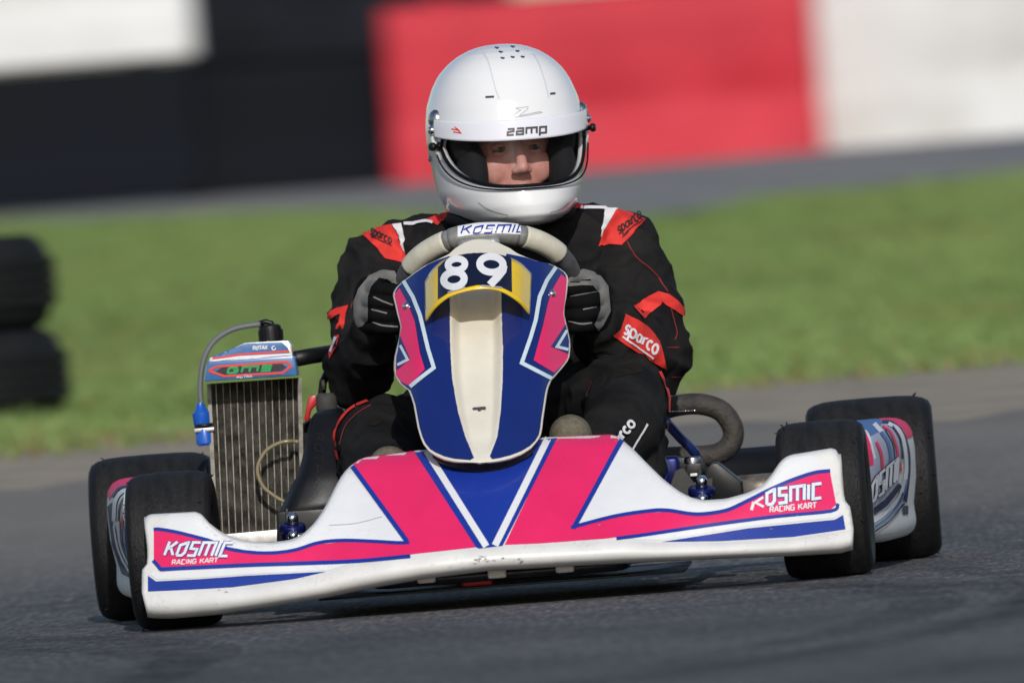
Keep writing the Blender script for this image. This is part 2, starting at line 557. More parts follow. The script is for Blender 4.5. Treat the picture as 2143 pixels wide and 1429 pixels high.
# stroke alphabet: unit height, y up; (strokes, advance)
G = {
 'K': ([[(0.08, 0), (0.08, 1)], [(0.64, 1), (0.16, 0.46)], [(0.30, 0.60), (0.68, 0)]], 0.82),
 'O': ([[(0.1, 0), (0.1, 0.75), (0.55, 0.95), (0.6, 0.95), (0.6, 0.2), (0.45, 0), (0.1, 0)]], 0.82),
 'S': ([[(0.04, 0), (0.55, 0), (0.55, 0.48), (0.1, 0.52), (0.1, 0.97), (0.62, 0.97)]], 0.76),
 'M': ([[(0.08, 0), (0.08, 0.97), (0.98, 0.97), (0.98, 0)], [(0.53, 0), (0.53, 0.9)]], 1.16),
 'I': ([[(0.1, 0), (0.1, 1)]], 0.32),
 'C': ([[(0.62, 0.97), (0.08, 0.97), (0.08, 0), (0.62, 0)]], 0.76),
 'R': ([[(0.08, 0), (0.08, 1), (0.5, 1), (0.58, 0.85), (0.58, 0.6), (0.5, 0.48), (0.08, 0.48)], [(0.35, 0.48), (0.62, 0)]], 0.78),
 'A': ([[(0.02, 0), (0.32, 1), (0.40, 1), (0.68, 0)], [(0.16, 0.3), (0.56, 0.3)]], 0.8),
 'N': ([[(0.08, 0), (0.08, 1), (0.56, 0), (0.56, 1)]], 0.76),
 'G': ([[(0.6, 0.85), (0.5, 1), (0.15, 1), (0.06, 0.85), (0.06, 0.15), (0.15, 0), (0.5, 0), (0.6, 0.15), (0.6, 0.48), (0.36, 0.48)]], 0.8),
 'T': ([[(0, 1), (0.6, 1)], [(0.3, 1), (0.3, 0)]], 0.68),
 'X': ([[(0.02, 0), (0.58, 1)], [(0.02, 1), (0.58, 0)]], 0.7),
 'P': ([[(0.08, 0), (0.08, 1), (0.5, 1), (0.6, 0.85), (0.6, 0.6), (0.5, 0.45), (0.08, 0.45)]], 0.74),
 'E': ([[(0.58, 1), (0.08, 1), (0.08, 0), (0.58, 0)], [(0.08, 0.5), (0.5, 0.5)]], 0.7),
 's': ([arc(0.3, 0.47, 0.22, 0.18, 30, 270, 10) + arc(0.3, 0.13, 0.22, 0.18, 90, -150, 10)], 0.64),
 'p': ([arc(0.36, 0.3, 0.27, 0.32, 0, 360, 18), [(0.09, 0.62), (0.09, -0.32)]], 0.76),
 'a': ([arc(0.34, 0.3, 0.27, 0.32, 0, 360, 18), [(0.61, 0.62), (0.61, -0.02)]], 0.78),
 'r': ([[(0.1, 0), (0.1, 0.62)], arc(0.34, 0.36, 0.24, 0.26, 180, 60, 8)], 0.52),
 'c': ([arc(0.36, 0.3, 0.28, 0.32, 50, 310, 14)], 0.68),
 'o': ([arc(0.36, 0.3, 0.28, 0.32, 0, 360, 18)], 0.76),
 'z': ([[(0.05, 0.62), (0.55, 0.62), (0.55, 0.36), (0.05, 0.30), (0.05, 0), (0.58, 0)]], 0.76),
 'e': ([[(0.05, 0.62), (0.6, 0.62), (0.6, 0.32), (0.1, 0.32), (0.1, 0), (0.6, 0)]], 0.76),
 'A2': ([[(0.06, 0.62), (0.6, 0.62), (0.6, 0), (0.06, 0), (0.06, 0.32), (0.6, 0.32)]], 0.78),
 'm': ([[(0.08, 0), (0.08, 0.62), (0.96, 0.62), (0.96, 0)], [(0.52, 0), (0.52, 0.6)]], 1.14),
 'P2': ([[(0.08, -0.28), (0.08, 0.62), (0.6, 0.62), (0.6, 0), (0.12, 0)]], 0.76),
 ' ': ([], 0.45),
}

def lettering(name, txt, org, xv, yv, w, tree, m, parent, off=0.002, fit=None):
    """txt: string or list of glyph keys; org px of baseline start; xv/yv px vectors of one unit"""
    b = MB()
    x = 0.0
    tot = sum(G[c][1] for c in txt)
    sc = 1.0
    if fit: sc = fit / (tot * math.hypot(*xv))
    for c in txt:
        ss, adv = G[c]
        for s_ in ss:
            pl = [(org[0] + xv[0] * (x + p[0]) * sc + yv[0] * p[1], org[1] + xv[1] * (x + p[0]) * sc + yv[1] * p[1]) for p in s_]
            v, f = ribbon(pl, w, tree, off, False, 2.5)
            b.add(v, f)
        x += adv
    if not b.f: return None
    return face_cam(obj(name, b.v, b.f, m, parent))

# ================================================================== GROUND
ZD = [(0, 0), (29.6, 0), (30.5, 0.012), (32, 0.062), (34, 0.15), (35.2, 0.205), (36, 0.236), (37.2, 0.262), (40, 0.296), (46, 0.40), (60, 0.69), (70, 0.895), (75, 0.985), (78, 1.02), (100, 1.1), (3000, 1.2)]
def ground_z(d):
    xs = [p[0] for p in ZD]; ys = [p[1] for p in ZD]
    return sum(ip(d + k, xs, ys) for k in (-0.4, -0.2, 0, 0.2, 0.4)) / 5
CAM0 = Vector((CAM.x, CAM.y, 0))
def W(lat, d, up=0.0):
    return CAM0 + Rv * lat + Fh * d + Vector((0, 0, ground_z(d) + up))
def on_ground(px, py, up=0.0):
    dr = ray(px, py)
    t = 6.0
    while t < 120:
        q = CAM + dr * t
        if q.z < ground_z((q - CAM0).dot(Fh)): break
        t += 0.03
    q = CAM + dr * t
    v = q - CAM0
    return v.dot(Rv), v.dot(Fh)

def strip(name, lats, ds, up, m, edge=None):
    vs = []
    for d in ds:
        for la in lats:
            vs.append(W(la, d, up))
    return obj(name, vs, grid_faces(len(ds), len(lats)), m)

def asphalt_material():
    m = bpy.data.materials.new('asphalt')
    m.use_nodes = True
    n, l = m.node_tree.nodes, m.node_tree.links
    b = n['Principled BSDF']
    tc = n.new('ShaderNodeTexCoord')
    def nz(scale, det=4, sc=(1, 1, 1), rough=0.6):
        mp = n.new('ShaderNodeMapping'); mp.inputs['Scale'].default_value = sc
        l.new(tc.outputs['Object'], mp.inputs[0])
        t = n.new('ShaderNodeTexNoise'); t.inputs['Scale'].default_value = scale; t.inputs['Detail'].default_value = det
        t.inputs['Roughness'].default_value = rough
        l.new(mp.outputs[0], t.inputs['Vector'])
        return t.outputs['Fac']
    def ramp(src, stops):
        r = n.new('ShaderNodeValToRGB')
        r.color_ramp.elements[0].position, r.color_ramp.elements[1].position = stops[0][0], stops[-1][0]
        r.color_ramp.elements[0].color = (*stops[0][1], 1); r.color_ramp.elements[1].color = (*stops[-1][1], 1)
        for p, c in stops[1:-1]:
            e = r.color_ramp.elements.new(p); e.color = (*c, 1)
        l.new(src, r.inputs[0]); return r.outputs[0]
    def mixc(kind, f, a, bb):
        x = n.new('ShaderNodeMix'); x.data_type = 'RGBA'; x.blend_type = kind
        if isinstance(f, float): x.inputs[0].default_value = f
        else: l.new(f, x.inputs[0])
        l.new(a, x.inputs[6]); l.new(bb, x.inputs[7]); return x.outputs[2]
    base = ramp(nz(95, 4, (1, 0.07, 1), 0.7), [(0.30, (0.028, 0.028, 0.032)), (0.5, (0.098, 0.098, 0.106)), (0.68, (0.215, 0.208, 0.20))])
    big = ramp(nz(1.6, 5, (1, 0.35, 1)), [(0.3, (0.42, 0.42, 0.44)), (0.68, (1.14, 1.12, 1.08))])
    streak = ramp(nz(5.0, 4, (0.12, 1.6, 1)), [(0.36, (0.60, 0.60, 0.62)), (0.52, (1, 1, 1))])
    vo = n.new('ShaderNodeTexVoronoi'); vo.inputs['Scale'].default_value = 120
    vm = n.new('ShaderNodeMapping'); vm.inputs['Scale'].default_value = (1, 0.1, 1)
    l.new(tc.outputs['Object'], vm.inputs[0]); l.new(vm.outputs[0], vo.inputs['Vector'])
    stone = ramp(vo.outputs['Color'], [(0.72, (1, 1, 1)), (0.9, (2.0, 1.9, 1.75))])
    c = mixc('MULTIPLY', 1.0, base, big)
    c = mixc('MULTIPLY', 0.8, c, streak)
    c = mixc('MULTIPLY', 0.7, c, stone)
    # dust swept off the racing line towards the verge
    sx = n.new('ShaderNodeSeparateXYZ'); l.new(tc.outputs['Object'], sx.inputs[0])
    mr = n.new('ShaderNodeMapRange'); mr.interpolation_type = 'SMOOTHSTEP'
    mr.inputs['From Min'].default_value = 1.2; mr.inputs['From Max'].default_value = 6.0
    mr.inputs['To Max'].default_value = 0.95
    l.new(sx.outputs['Y'], mr.inputs[0])
    mu = n.new('ShaderNodeMath'); mu.operation = 'MULTIPLY'; l.new(mr.outputs[0], mu.inputs[0])
    dn = n.new('ShaderNodeMapRange'); dn.inputs['From Min'].default_value = 0.3; dn.inputs['From Max'].default_value = 0.6; dn.inputs['To Min'].default_value = 0.35
    l.new(nz(1.1, 5, (1, 0.5, 1)), dn.inputs[0]); l.new(dn.outputs[0], mu.inputs[1])
    du = n.new('ShaderNodeRGB'); du.outputs[0].default_value = (0.215, 0.195, 0.168, 1)
    c = mixc('MIX', mu.outputs[0], c, du.outputs[0])
    l.new(c, b.inputs['Base Color'])
    b.inputs['Roughness'].default_value = 0.8
    bp = n.new('ShaderNodeBump'); bp.inputs['Strength'].default_value = 0.7; bp.inputs['Distance'].default_value = 0.004
    l.new(nz(230, 3), bp.inputs['Height'])
    l.new(bp.outputs[0], b.inputs['Normal'])
    return m
M['asphalt'] = asphalt_material()
M['soil'] = mat('soil_under_grass', (0.155, 0.21, 0.072), 0.95, color2=(0.105, 0.16, 0.045), vscale=1.2, bump=0.5, bscale=20)
M['dust'] = mat('dusty_verge', (0.36, 0.295, 0.215), 0.95, color2=(0.22, 0.195, 0.16), vscale=5.0, bump=0.4, bscale=60, lo=0.3, hi=0.7)
M['path'] = mat('pale_concrete_path', (0.27, 0.26, 0.24), 0.9, color2=(0.145, 0.145, 0.155), vscale=1.4, bump=0.2, bscale=60)
M['grass_blade'] = mat('grass_blade', (0.215, 0.305, 0.090), 0.6, color2=(0.130, 0.210, 0.052), vscale=0.7, detail=3)
M['grass_dry'] = mat('dry_grass_blade', (0.26, 0.21, 0.07), 0.7, var=0.3, vscale=6)

lat_far = [-1500, -400, -100, -40, -15, -6, -3, -1.5, 0, 1.5, 3, 6, 15, 40, 100, 400, 1500]
ds_all = [-200, 0, 10, 20, 28, 29.6] + [30 + 0.25 * i for i in range(40)] + [40 + i for i in range(41)] + [90, 100, 150, 300, 800, 2500]
strip('ground', lat_far, ds_all, -0.012, 'soil')['kind'] = 'structure'

# edges of the asphalt and of the grass as plan lines (lateral -> distance)
e0, e1 = on_ground(0, 1020), on_ground(2143, 850)
g0, g1 = on_ground(0, 965), on_ground(2143, 760)
def line(p, q, la):
    return p[1] + (q[1] - p[1]) * (la - p[0]) / (q[0] - p[0])
def wob(la, s):
    return 0.22 * noise.noise(Vector((la * 1.7, s, 0))) + 0.10 * noise.noise(Vector((la * 6.1, s + 9, 0)))
def edge_asphalt(la): return line(e0, e1, max(-3, min(3, la))) + 3.2 * wob(la, 1.0)
def edge_grass(la): return line(g0, g1, max(-3, min(3, la))) + 1.3 * wob(la, 5.0)

lats = [-60, -30, -15, -8] + [-5 + 0.1 * i for i in range(101)] + [8, 15, 30, 60]
def sheet(name, near, far, n, up, m):
    vs = []
    for i in range(n + 1):
        for la in lats:
            a, b = near(la), far(la)
            vs.append(W(la, a + (b - a) * i / n, up))
    o = obj(name, vs, grid_faces(n + 1, len(lats)), m)
    o['kind'] = 'structure'
    return o
sheet('track', lambda la: -5.0, edge_asphalt, 120, 0.0, 'asphalt')
sheet('verge', lambda la: edge_asphalt(la) - 0.35, lambda la: edge_grass(la) + 1.2, 14, -0.004, 'dust')

def skid_material():
    m = bpy.data.materials.new('rubber_mark'); m.use_nodes = True
    n, l = m.node_tree.nodes, m.node_tree.links
    b = n['Principled BSDF']; b.inputs['Base Color'].default_value = (0.018, 0.018, 0.02, 1); b.inputs['Roughness'].default_value = 0.75
    b.inputs['Specular IOR Level'].default_value = 0.2
    tc = n.new('ShaderNodeTexCoord'); t = n.new('ShaderNodeTexNoise'); t.inputs['Scale'].default_value = 9; t.inputs['Detail'].default_value = 8
    l.new(tc.outputs['Object'], t.inputs['Vector'])
    r = n.new('ShaderNodeMapRange'); r.inputs['From Min'].default_value = 0.38; r.inputs['From Max'].default_value = 0.66; r.inputs['To Max'].default_value = 0.36
    l.new(t.outputs['Fac'], r.inputs[0]); l.new(r.outputs[0], b.inputs['Alpha'])
    return m
M['skid'] = skid_material()
track = bpy.data.objects['track']
def skid(x0, y0, r_, a0, a1, w):
    vs = []
    for i in range(61):
        a = R(a0 + (a1 - a0) * i / 60)
        for k in (-0.5, 0.5):
            rr = r_ + w * k * min(1, 8 * min(i, 60 - i) / 60 + 0.1)
            x, y = x0 + rr * math.cos(a), y0 + rr * math.sin(a)
            d = (Vector((x, y, 0)) - CAM0).dot(Fh)
            vs.append((x, y, ground_z(d) + 0.0025))
    o = obj('rubber_mark', vs, grid_faces(61, 2), 'skid', track)
for q in ((-9.0, -2.6, 8.6, -16, 32, 0.13), (-9.0, -2.6, 9.7, -16, 34, 0.12), (-10.5, -3.4, 10.1, -8, 20, 0.10), (-7.4, -4.5, 6.6, -20, 40, 0.11), (-6.8, -3.0, 7.7, -30, 25, 0.15), (-6.9, -3.2, 8.4, -34, 24, 0.09), (-12, -2.2, 12.9, -14, 10, 0.13), (-11.4, -1.8, 12.9, -18, 8, 0.10)):
    skid(*q)
pb = [on_ground(x, y) for x, y in [(0, 472), (300, 455), (700, 442), (1000, 452), (1300, 462), (1430, 452), (1580, 420), (1800, 398), (2143, 362)]]
pbx, pby = [p[0] for p in pb], [p[1] for p in pb]
def path_near(la): return ip(la, pbx, pby) + 0.3 * noise.noise(Vector((la * 3, 2, 0)))
sheet('path', path_near, lambda la: 79.0, 10, 0.006, 'path')

# grass blades: nobody could count them
def grass():
    N = 150000
    v = np.zeros((N * 3, 3)); mi = np.zeros(N, dtype=np.int32)
    k = 0
    while k < N:
        la = random.uniform(-3.4, 3.4)
        u = random.random()
        d = 35.0 + (u ** 1.15) * 44
        if d < edge_grass(la) + random.uniform(-0.15, 0.25): continue
        if d > path_near(la) - random.uniform(-0.2, 0.6): continue
        if abs(la) > 0.05 * d + 1.0: continue
        q = W(la, d, -0.012)
        tuft = noise.noise(Vector((la * 2.2, d * 0.9, 3)))
        h = random.uniform(0.02, 0.05) * (1.1 + 0.9 * tuft)
        w = random.uniform(0.003, 0.006)
        a = random.uniform(0, math.pi)
        lean = h * random.uniform(0.2, 1.3)
        b = random.uniform(0, 2 * math.pi)
        dx, dy = math.cos(a) * w, math.sin(a) * w
        v[3 * k] = (q.x - dx, q.y - dy, q.z); v[3 * k + 1] = (q.x + dx, q.y + dy, q.z)
        v[3 * k + 2] = (q.x + math.cos(b) * lean, q.y + math.sin(b) * lean, q.z + h)
        edge = d - edge_grass(la)
        dry = noise.noise(Vector((la * 1.2, d * 0.35, 11)))
        if random.random() < (0.40 if edge < 0.7 else 0.05 + max(0, dry) * 0.40): mi[k] = 1
        k += 1
    me = bpy.data.meshes.new('grass')
    me.vertices.add(N * 3); me.vertices.foreach_set('co', v.ravel())
    me.loops.add(N * 3); me.loops.foreach_set('vertex_index', np.arange(N * 3, dtype=np.int32))
    me.polygons.add(N); me.polygons.foreach_set('loop_start', np.arange(N, dtype=np.int32) * 3)
    me.materials.append(M['grass_blade']); me.materials.append(M['grass_dry'])
    me.polygons.foreach_set('material_index', mi)
    me.update()
    o = bpy.data.objects.new('grass', me); COL.objects.link(o)
    tag(o, 'short mown grass on the bank between track and barriers', 'grass', kind='stuff')
grass()

# ================================================================== BACKGROUND BARRIERS AND TYRES
def barrier(name, px0, px1, pyb0, pyb1, h, d, m, label, depth=0.55, up=0.0, group='plastic barrier blocks along the path', recess=True, sink=0.02):
    def la(px, py):
        dr = ray(px, py); t = d / dr.dot(Fh); q = CAM + dr * t
        return (q - CAM0).dot(Rv), q.z
    l0, z0 = la(px0, pyb0); l1, z1 = la(px1, pyb1)
    L = l1 - l0
    if up: z0 = z1 = up
    z = min(z0, z1) - sink
    root = empty(name, CAM0 + Rv * (l0 + L / 2) + Fh * d + Vector((0, 0, z)))
    root.rotation_euler = (0, 0, YAW)
    # body: rounded block with a sloping foot, outline lofted from rows
    hl, hd = L / 2 - 0.002, depth / 2
    zs = [0.0, 0.02] + [0.04 + 0.92 * i / 22 for i in range(23)] + [0.975, 0.99, 1.0]
    vs = []
    nfr = 36
    for zf in zs:
        ins = ip(zf, [0, 0.02, 0.26, 0.36, 0.92, 0.975, 1.0], [0.01, -0.005, 0.0, 0.03, 0.035, 0.05, 0.09])
        ax, ay = hl - ins * 0.12, hd - ins
        rc = 0.045
        ring_ = []
        for qx, qy, a0 in ((1, 1, 0), (-1, 1, 90), (-1, -1, 180)):
            for k in range(10):
                a = R(a0 + 10 * k)
                ring_.append([qx * (ax - rc) + rc * math.cos(a), qy * (ay - rc) + rc * math.sin(a)])
        for k in range(1, nfr):
            ring_.append([-(ax - rc) + 2 * (ax - rc) * k / nfr, -ay])
        for k in range(10):
            a = R(270 + 10 * k)
            ring_.append([(ax - rc) + rc * math.cos(a), -(ay - rc) + rc * math.sin(a)])
        for x, y in ring_:
            if y < 0 and recess:
                for cx_ in (-0.02, 0.35):
                    e = ((x / L - cx_) / 0.13) ** 2 + ((zf - 0.30) / 0.20) ** 2
                    y += 0.055 * math.exp(-e)
                y += 0.012 * math.exp(-((zf - 0.90) / 0.03) ** 2)
            vs.append((x, y, zf * h))
    nc = len(ring_)
    f = grid_faces(len(zs), nc, True)
    f.append(tuple(range(nc))[::-1]); f.append(tuple((len(zs) - 1) * nc + j for j in range(nc)))
    body = obj('body', vs, f, m, root); recalc(body)
    for fx in (-0.36, 0.36):
        MB().lathe([(0.0005, 0.035), (0.035, 0.035), (0.045, 0.02), (0.045, 0.0)], (fx * L, 0, h - 0.005), (0, 0, 1), 20).build('filler_cap', m, root)
    tag(root, label, 'barrier', group)
    return root
DB = 75.0
barrier('plastic_barrier', 823, 1724, 390, 312, 0.80, DB, 'barrier_red', 'red plastic barrier block behind the driver')
barrier('plastic_barrier', 1718, 2640, 318, 240, 0.86, DB + 0.35, 'barrier_white', 'off-white plastic barrier block at the right edge, next to the red one')
b1 = barrier('rubber_barrier', -420, 430, 452, 398, 0.60, DB + 0.1, 'barrier_black', 'black rubber faced barrier block under the white block at the left edge', recess=False, group='black rubber barrier blocks')
b2 = barrier('rubber_barrier', 389, 880, 404, 384, 0.60, DB + 0.5, 'barrier_black', 'black rubber faced barrier block directly left of the red block', recess=False, group='black rubber barrier blocks')
zt1 = b1.location.z + 0.60; zt2 = b2.location.z + 0.60
barrier('plastic_barrier', -560, 412, 150, 110, 0.75, DB + 0.1, 'barrier_white', 'white plastic block lying on top of the black barrier at upper left', up=zt1 + 0.01, recess=False, sink=0.0, depth=0.5)
barrier('rubber_barrier', 395, 1080, 140, 95, 0.7, DB + 0.6, 'barrier_grey', 'dark grey rubber block on top, between the white and red blocks', up=zt2 + 0.005, recess=False, sink=0.0, group='black rubber barrier blocks', depth=0.5)

def road_tyre(px_edge, py_bot, py_top, d, rad, label, tiltx=0.0):
    dr = ray(px_edge, (py_bot + py_top) / 2); q = CAM + dr * (d / dr.dot(Fh))
    la = (q - CAM0).dot(Rv) - rad
    h = (py_bot - py_top) * d / FPX
    dr = ray(px_edge, py_bot); zq = (CAM + dr * (d / dr.dot(Fh))).z
    # bottom at the stack axis: lateral slope of the picture is the roll only
    root = empty('road_tyre', CAM0 + Rv * la + Fh * d + Vector((0, 0, zq)))
    hw = h / 2
    prof = [(rad * 0.60, hw * 0.55), (rad * 0.64, hw * 0.15), (rad * 0.72, 0.015), (rad * 0.84, 0.0), (rad * 0.93, 0.02), (rad * 0.975, 0.05), (rad * 0.995, hw * 0.62),
            (rad, hw), (rad * 0.995, h - hw * 0.62), (rad * 0.975, h - 0.05), (rad * 0.93, h - 0.02), (rad * 0.84, h), (rad * 0.72, h - 0.015), (rad * 0.64, h - hw * 0.15), (rad * 0.60, h - hw * 0.55)]
    MB().lathe(prof, (0, 0, 0), (0, 0, 1), 72, close=True).build('casing', 'old_tyre', root)
    g = MB()
    for zz in (hw * 0.62, hw * 0.87, hw * 1.13, hw * 1.38):
        for k in range(48):
            a = 2 * math.pi * (k + (0.5 if int(zz * 100) % 2 else 0)) / 48
            rot = Matrix.Rotation(a, 3, 'Z')
            g.box(rot @ Vector((rad + 0.001, 0, zz)), (0.012, rad * 0.10, hw * 0.2), rot)
    g.build('tread_blocks', 'old_tyre', root, smooth=False)
    root.rotation_euler = (tiltx, 0, 0)
    tag(root, label, 'tyre', 'stacked tyres at the track edge')
    return root
road_tyre(141, 878, 683, 40.0, 0.30, 'lower of the two black tyres stacked on the grass at left')
road_tyre(112, 686, 487, 40.02, 0.295, 'upper of the two black tyres stacked on the grass at left')

# ================================================================== KART
kart = tag(empty('racing_kart', (0, 0, 0)), 'pink, blue and white racing kart number 89 cornering on the asphalt', 'kart')

# ---- wheels
def tyre_profile(r, w):
    h = w / 2
    return [(0.066, -h * 0.80), (0.075, -h * 0.93), (r * 0.74, -h * 0.985), (r * 0.84, -h), (r * 0.915, -h * 0.955), (r * 0.955, -h * 0.86), (r * 0.985, -h * 0.70), (r * 0.996, -h * 0.45),
            (r, 0), (r * 0.996, h * 0.45), (r * 0.985, h * 0.70), (r * 0.955, h * 0.86), (r * 0.915, h * 0.955), (r * 0.84, h), (r * 0.74, h * 0.985), (0.075, h * 0.93), (0.066, h * 0.80)]
def wheel(cx, cy, r, w, side, steer=0.0, label=None):
    root = empty('wheel', (cx, cy, r - 0.002)); root.parent = kart
    if label: root['label'] = label
    ax = (1, 0, 0)
    pr = tyre_profile(r, w)
    ty = MB().lathe(pr, (0, 0, 0), ax, 96).build('tyre', None, root)
    ty.data.materials.append(M['tyre']); ty.data.materials.append(M['tyre_side'])
    for p in ty.data.polygons:
        if abs(p.center.x) > w / 2 * 0.90: p.material_index = 1
    h = w / 2 * 0.80
    rim = [(0.030, -h * 0.2), (0.050, -h * 0.25), (0.056, -h * 0.9), (0.068, -h * 1.02), (0.071, -h * 1.04), (0.062, -h * 0.95), (0.058, -h * 0.3), (0.058, h * 0.3), (0.062, h * 0.95), (0.071, h * 1.04), (0.068, h * 1.02), (0.056, h * 0.9), (0.050, h * 0.25), (0.030, h * 0.2)]
    MB().lathe(rim, (0, 0, 0), ax, 48).build('rim', 'alu', root)
    hub = MB().lathe([(0.0005, -h * 0.5), (0.02, -h * 0.5), (0.033, -h * 0.25), (0.033, h * 0.25), (0.02, h * 0.5), (0.0005, h * 0.5)], (0, 0, 0), ax, 24).build('hub', 'black_plastic', root)
    # picked-up rubber on the shoulders
    cm = MB()
    for k in range(26):
        a = random.uniform(0, 2 * math.pi); xx = random.choice((-1, 1)) * w / 2 * random.uniform(0.72, 0.95)
        rr = ip(abs(xx), [0, w * 0.35, w * 0.43, w * 0.478, w * 0.5], [r, r * 0.985, r * 0.955, r * 0.915, r * 0.84])
        p = Vector((xx, math.cos(a) * rr, math.sin(a) * rr)); nrm = Vector((xx * 1.2, math.cos(a) * r * 0.6, math.sin(a) * r * 0.6)).normalized()
        q = p + nrm * random.uniform(0.002, 0.0055) + Vector((random.uniform(-.003, .003), 0, random.uniform(-.004, .004)))
        cm.tube([p - nrm * 0.002, (p + q) / 2 + Vector((0.001, 0, 0.001)), q], [0.0018, 0.0012, 0.0005], 5)
    cm.build('rubber_pickup', 'tyre', root)['kind'] = 'stuff'
    root.rotation_euler = (0, 0, steer)
    return root
wheel(-0.539, 0.0, 0.130, 0.142, -1, R(-1.5), 'front wheel at image left')
wheel(0.537, 0.0, 0.130, 0.146, 1, R(-2.0), 'front wheel at image right')
wheel(-0.618, 1.05, 0.141, 0.212, -1, 0, 'rear wheel at image left')
wheel(0.613, 1.05, 0.141, 0.216, 1, 0, 'rear wheel at image right')

# ---- front bumper
T = [(302, 1083), (306, 1079), (314, 1077), (408, 1072), (421, 1077), (438, 1096), (460, 1113), (487, 1126), (519, 1134), (568, 1136), (607, 1131), (634, 1119), (660, 1093), (683, 1057), (702, 1018), (715, 995),
     (732, 976), (759, 959), (870, 944), (1010, 931), (1143, 916), (1267, 911), (1286, 911), (1301, 921), (1326, 942), (1353, 970), (1388, 1004), (1419, 1028), (1447, 1043), (1473, 1048), (1519, 1045), (1566, 1032), (1596, 1016), (1615, 994), (1627, 975), (1638, 961), (1654, 953), (1742, 939), (1752, 942), (1758, 952)]
Mc = [(302, 1238), (487, 1229), (617, 1212), (683, 1197), (732, 1181), (859, 1163), (1001, 1147), (1056, 1142), (1198, 1136), (1301, 1130), (1381, 1135), (1504, 1134), (1658, 1125), (1767, 1109), (1782, 1106)]
Bt = [(312, 1291), (320, 1293), (356, 1294), (454, 1286), (552, 1272), (683, 1250), (784, 1229), (887, 1211), (1025, 1194), (1198, 1184), (1336, 1177), (1504, 1169), (1658, 1163), (1760, 1157), (1781, 1151)]
XC = 1030.0
def b_lip(px):
    s = (px - XC) / 745.0
    return -0.355 + 0.135 * abs(s) ** 2.0
def b_slope(px):
    d = abs(px - XC)
    return ip(d, [0, 250, 330, 430, 560, 760], [1.35, 1.30, 1.05, 0.45, 0.30, 0.22])
def slope_s(px):
    return sum(b_slope(px + k) for k in (-40, -20, 0, 20, 40)) / 5
nS = 200
xT = np.linspace(302, 1758, nS); 
# denser where the outline turns
key = sorted(set(list(np.linspace(302, 1758, 150)) + list(np.linspace(302, 330, 10)) + list(np.linspace(400, 470, 16)) + list(np.linspace(630, 770, 26)) + list(np.linspace(1270, 1400, 24)) + list(np.linspace(1600, 1670, 18)) + list(np.linspace(1735, 1758, 10))))
rows_v = []
F_UP = [0, 0.03, 0.08, 0.15, 0.22, 0.30, 0.38, 0.46, 0.54, 0.62, 0.70, 0.78, 0.85, 0.91, 0.96, 1.0]
F_DN = [(1.25, 0.075, -0.012), (1.0, 0.02, 0.0), (0.94, 0.004, 0.0), (0.82, -0.009, 0), (0.65, -0.016, 0), (0.48, -0.0165, 0), (0.30, -0.0135, 0), (0.15, -0.008, 0), (0.05, -0.003, 0)]
def bump_col(x):
    s = (x - 302) / (1758 - 302)
    xm, xb = 300 + s * (1782 - 300), 313 + s * (1780 - 313)
    pt = np.array((x, ips(x, T) if 440 < x < 1735 else ip(x, [p[0] for p in T], [p[1] for p in T])))
    pm = np.array((xm, ips(xm, Mc)))
    pbm = np.array((xb, ips(xb, Bt) if 420 < xb < 1740 else ip(xb, [p[0] for p in Bt], [p[1] for p in Bt])))
    yl = b_lip(x); k = slope_s(x)
    col = []
    for f, dy, dz in F_DN:
        ff = min(f, 1.0)
        q = pm * (1 - ff) + pbm * ff
        p = P(q[0], q[1], yl + dy)
        p.z += 0.012 if f > 1 else 0
        col.append(p)
    z0 = P(pm[0], pm[1], yl).z
    # side notch: the upper wing is set in from the lip at both ends
    for f in F_UP:
        q = pm * (1 - f) + pt * f
        if f > 0.28:
            e = sm(0.28, 0.40, f) * (1 - 0.7 * sm(0.5, 1.0, f))
            q = q + np.array((11 * e if s < 0.5 else -9 * e, 0)) * max(0, (abs(s - 0.5) - 0.44) / 0.06)
        h = max(0, (pm[1] - q[1])) / 1275.0
        bul = -0.010 * math.sin(math.pi * min(1, f)) * (1 - 0.5 * sm(230, 430, abs(x - XC)))
        col.append(P(q[0], q[1], yl + k * h + bul + 0.010 * max(0, (f - 0.9) / 0.1) ** 2))
    tp = col[-1]
    col.append(tp + Vector((0, 0.012, 0.0012)))
    col.append(tp + Vector((0, 0.028, -0.002)))
    col.append(tp + Vector((0, 0.040, -0.014)))
    col.append(tp + Vector((0, 0.044, -0.035)))
    lowz = col[0].z + 0.012
    col.append(Vector((tp.x, max(tp.y + 0.03, yl + 0.085), max(lowz, tp.z - 0.11))))
    col.append(Vector((tp.x, yl + 0.08, lowz)))
    return col
cols = [bump_col(x) for x in key]
# rounded end returns
def ret(col, sx):
    out = []
    for dx, dy in ((0.0030, 0.006), (0.0035, 0.016), (0.002, 0.034), (-0.004, 0.06)):
        n = len(col)
        out.append([p + Vector((sx * dx, dy if i < len(F_DN) + len(F_UP) + 1 else 0.0, 0)) for i, p in enumerate(col)])
    return out
cols = ret(cols[0], -1)[::-1] + cols + ret(cols[-1], 1)
nc_ = len(cols[0])
bv = [p for c in cols for p in c]
bumper = obj('front_bumper', bv, grid_faces(len(cols), nc_), 'white_plastic', kart)
recalc(bumper)
bumper['label'] = 'white plastic front bumper with pink and blue stickers'
BT = bvh(bumper)

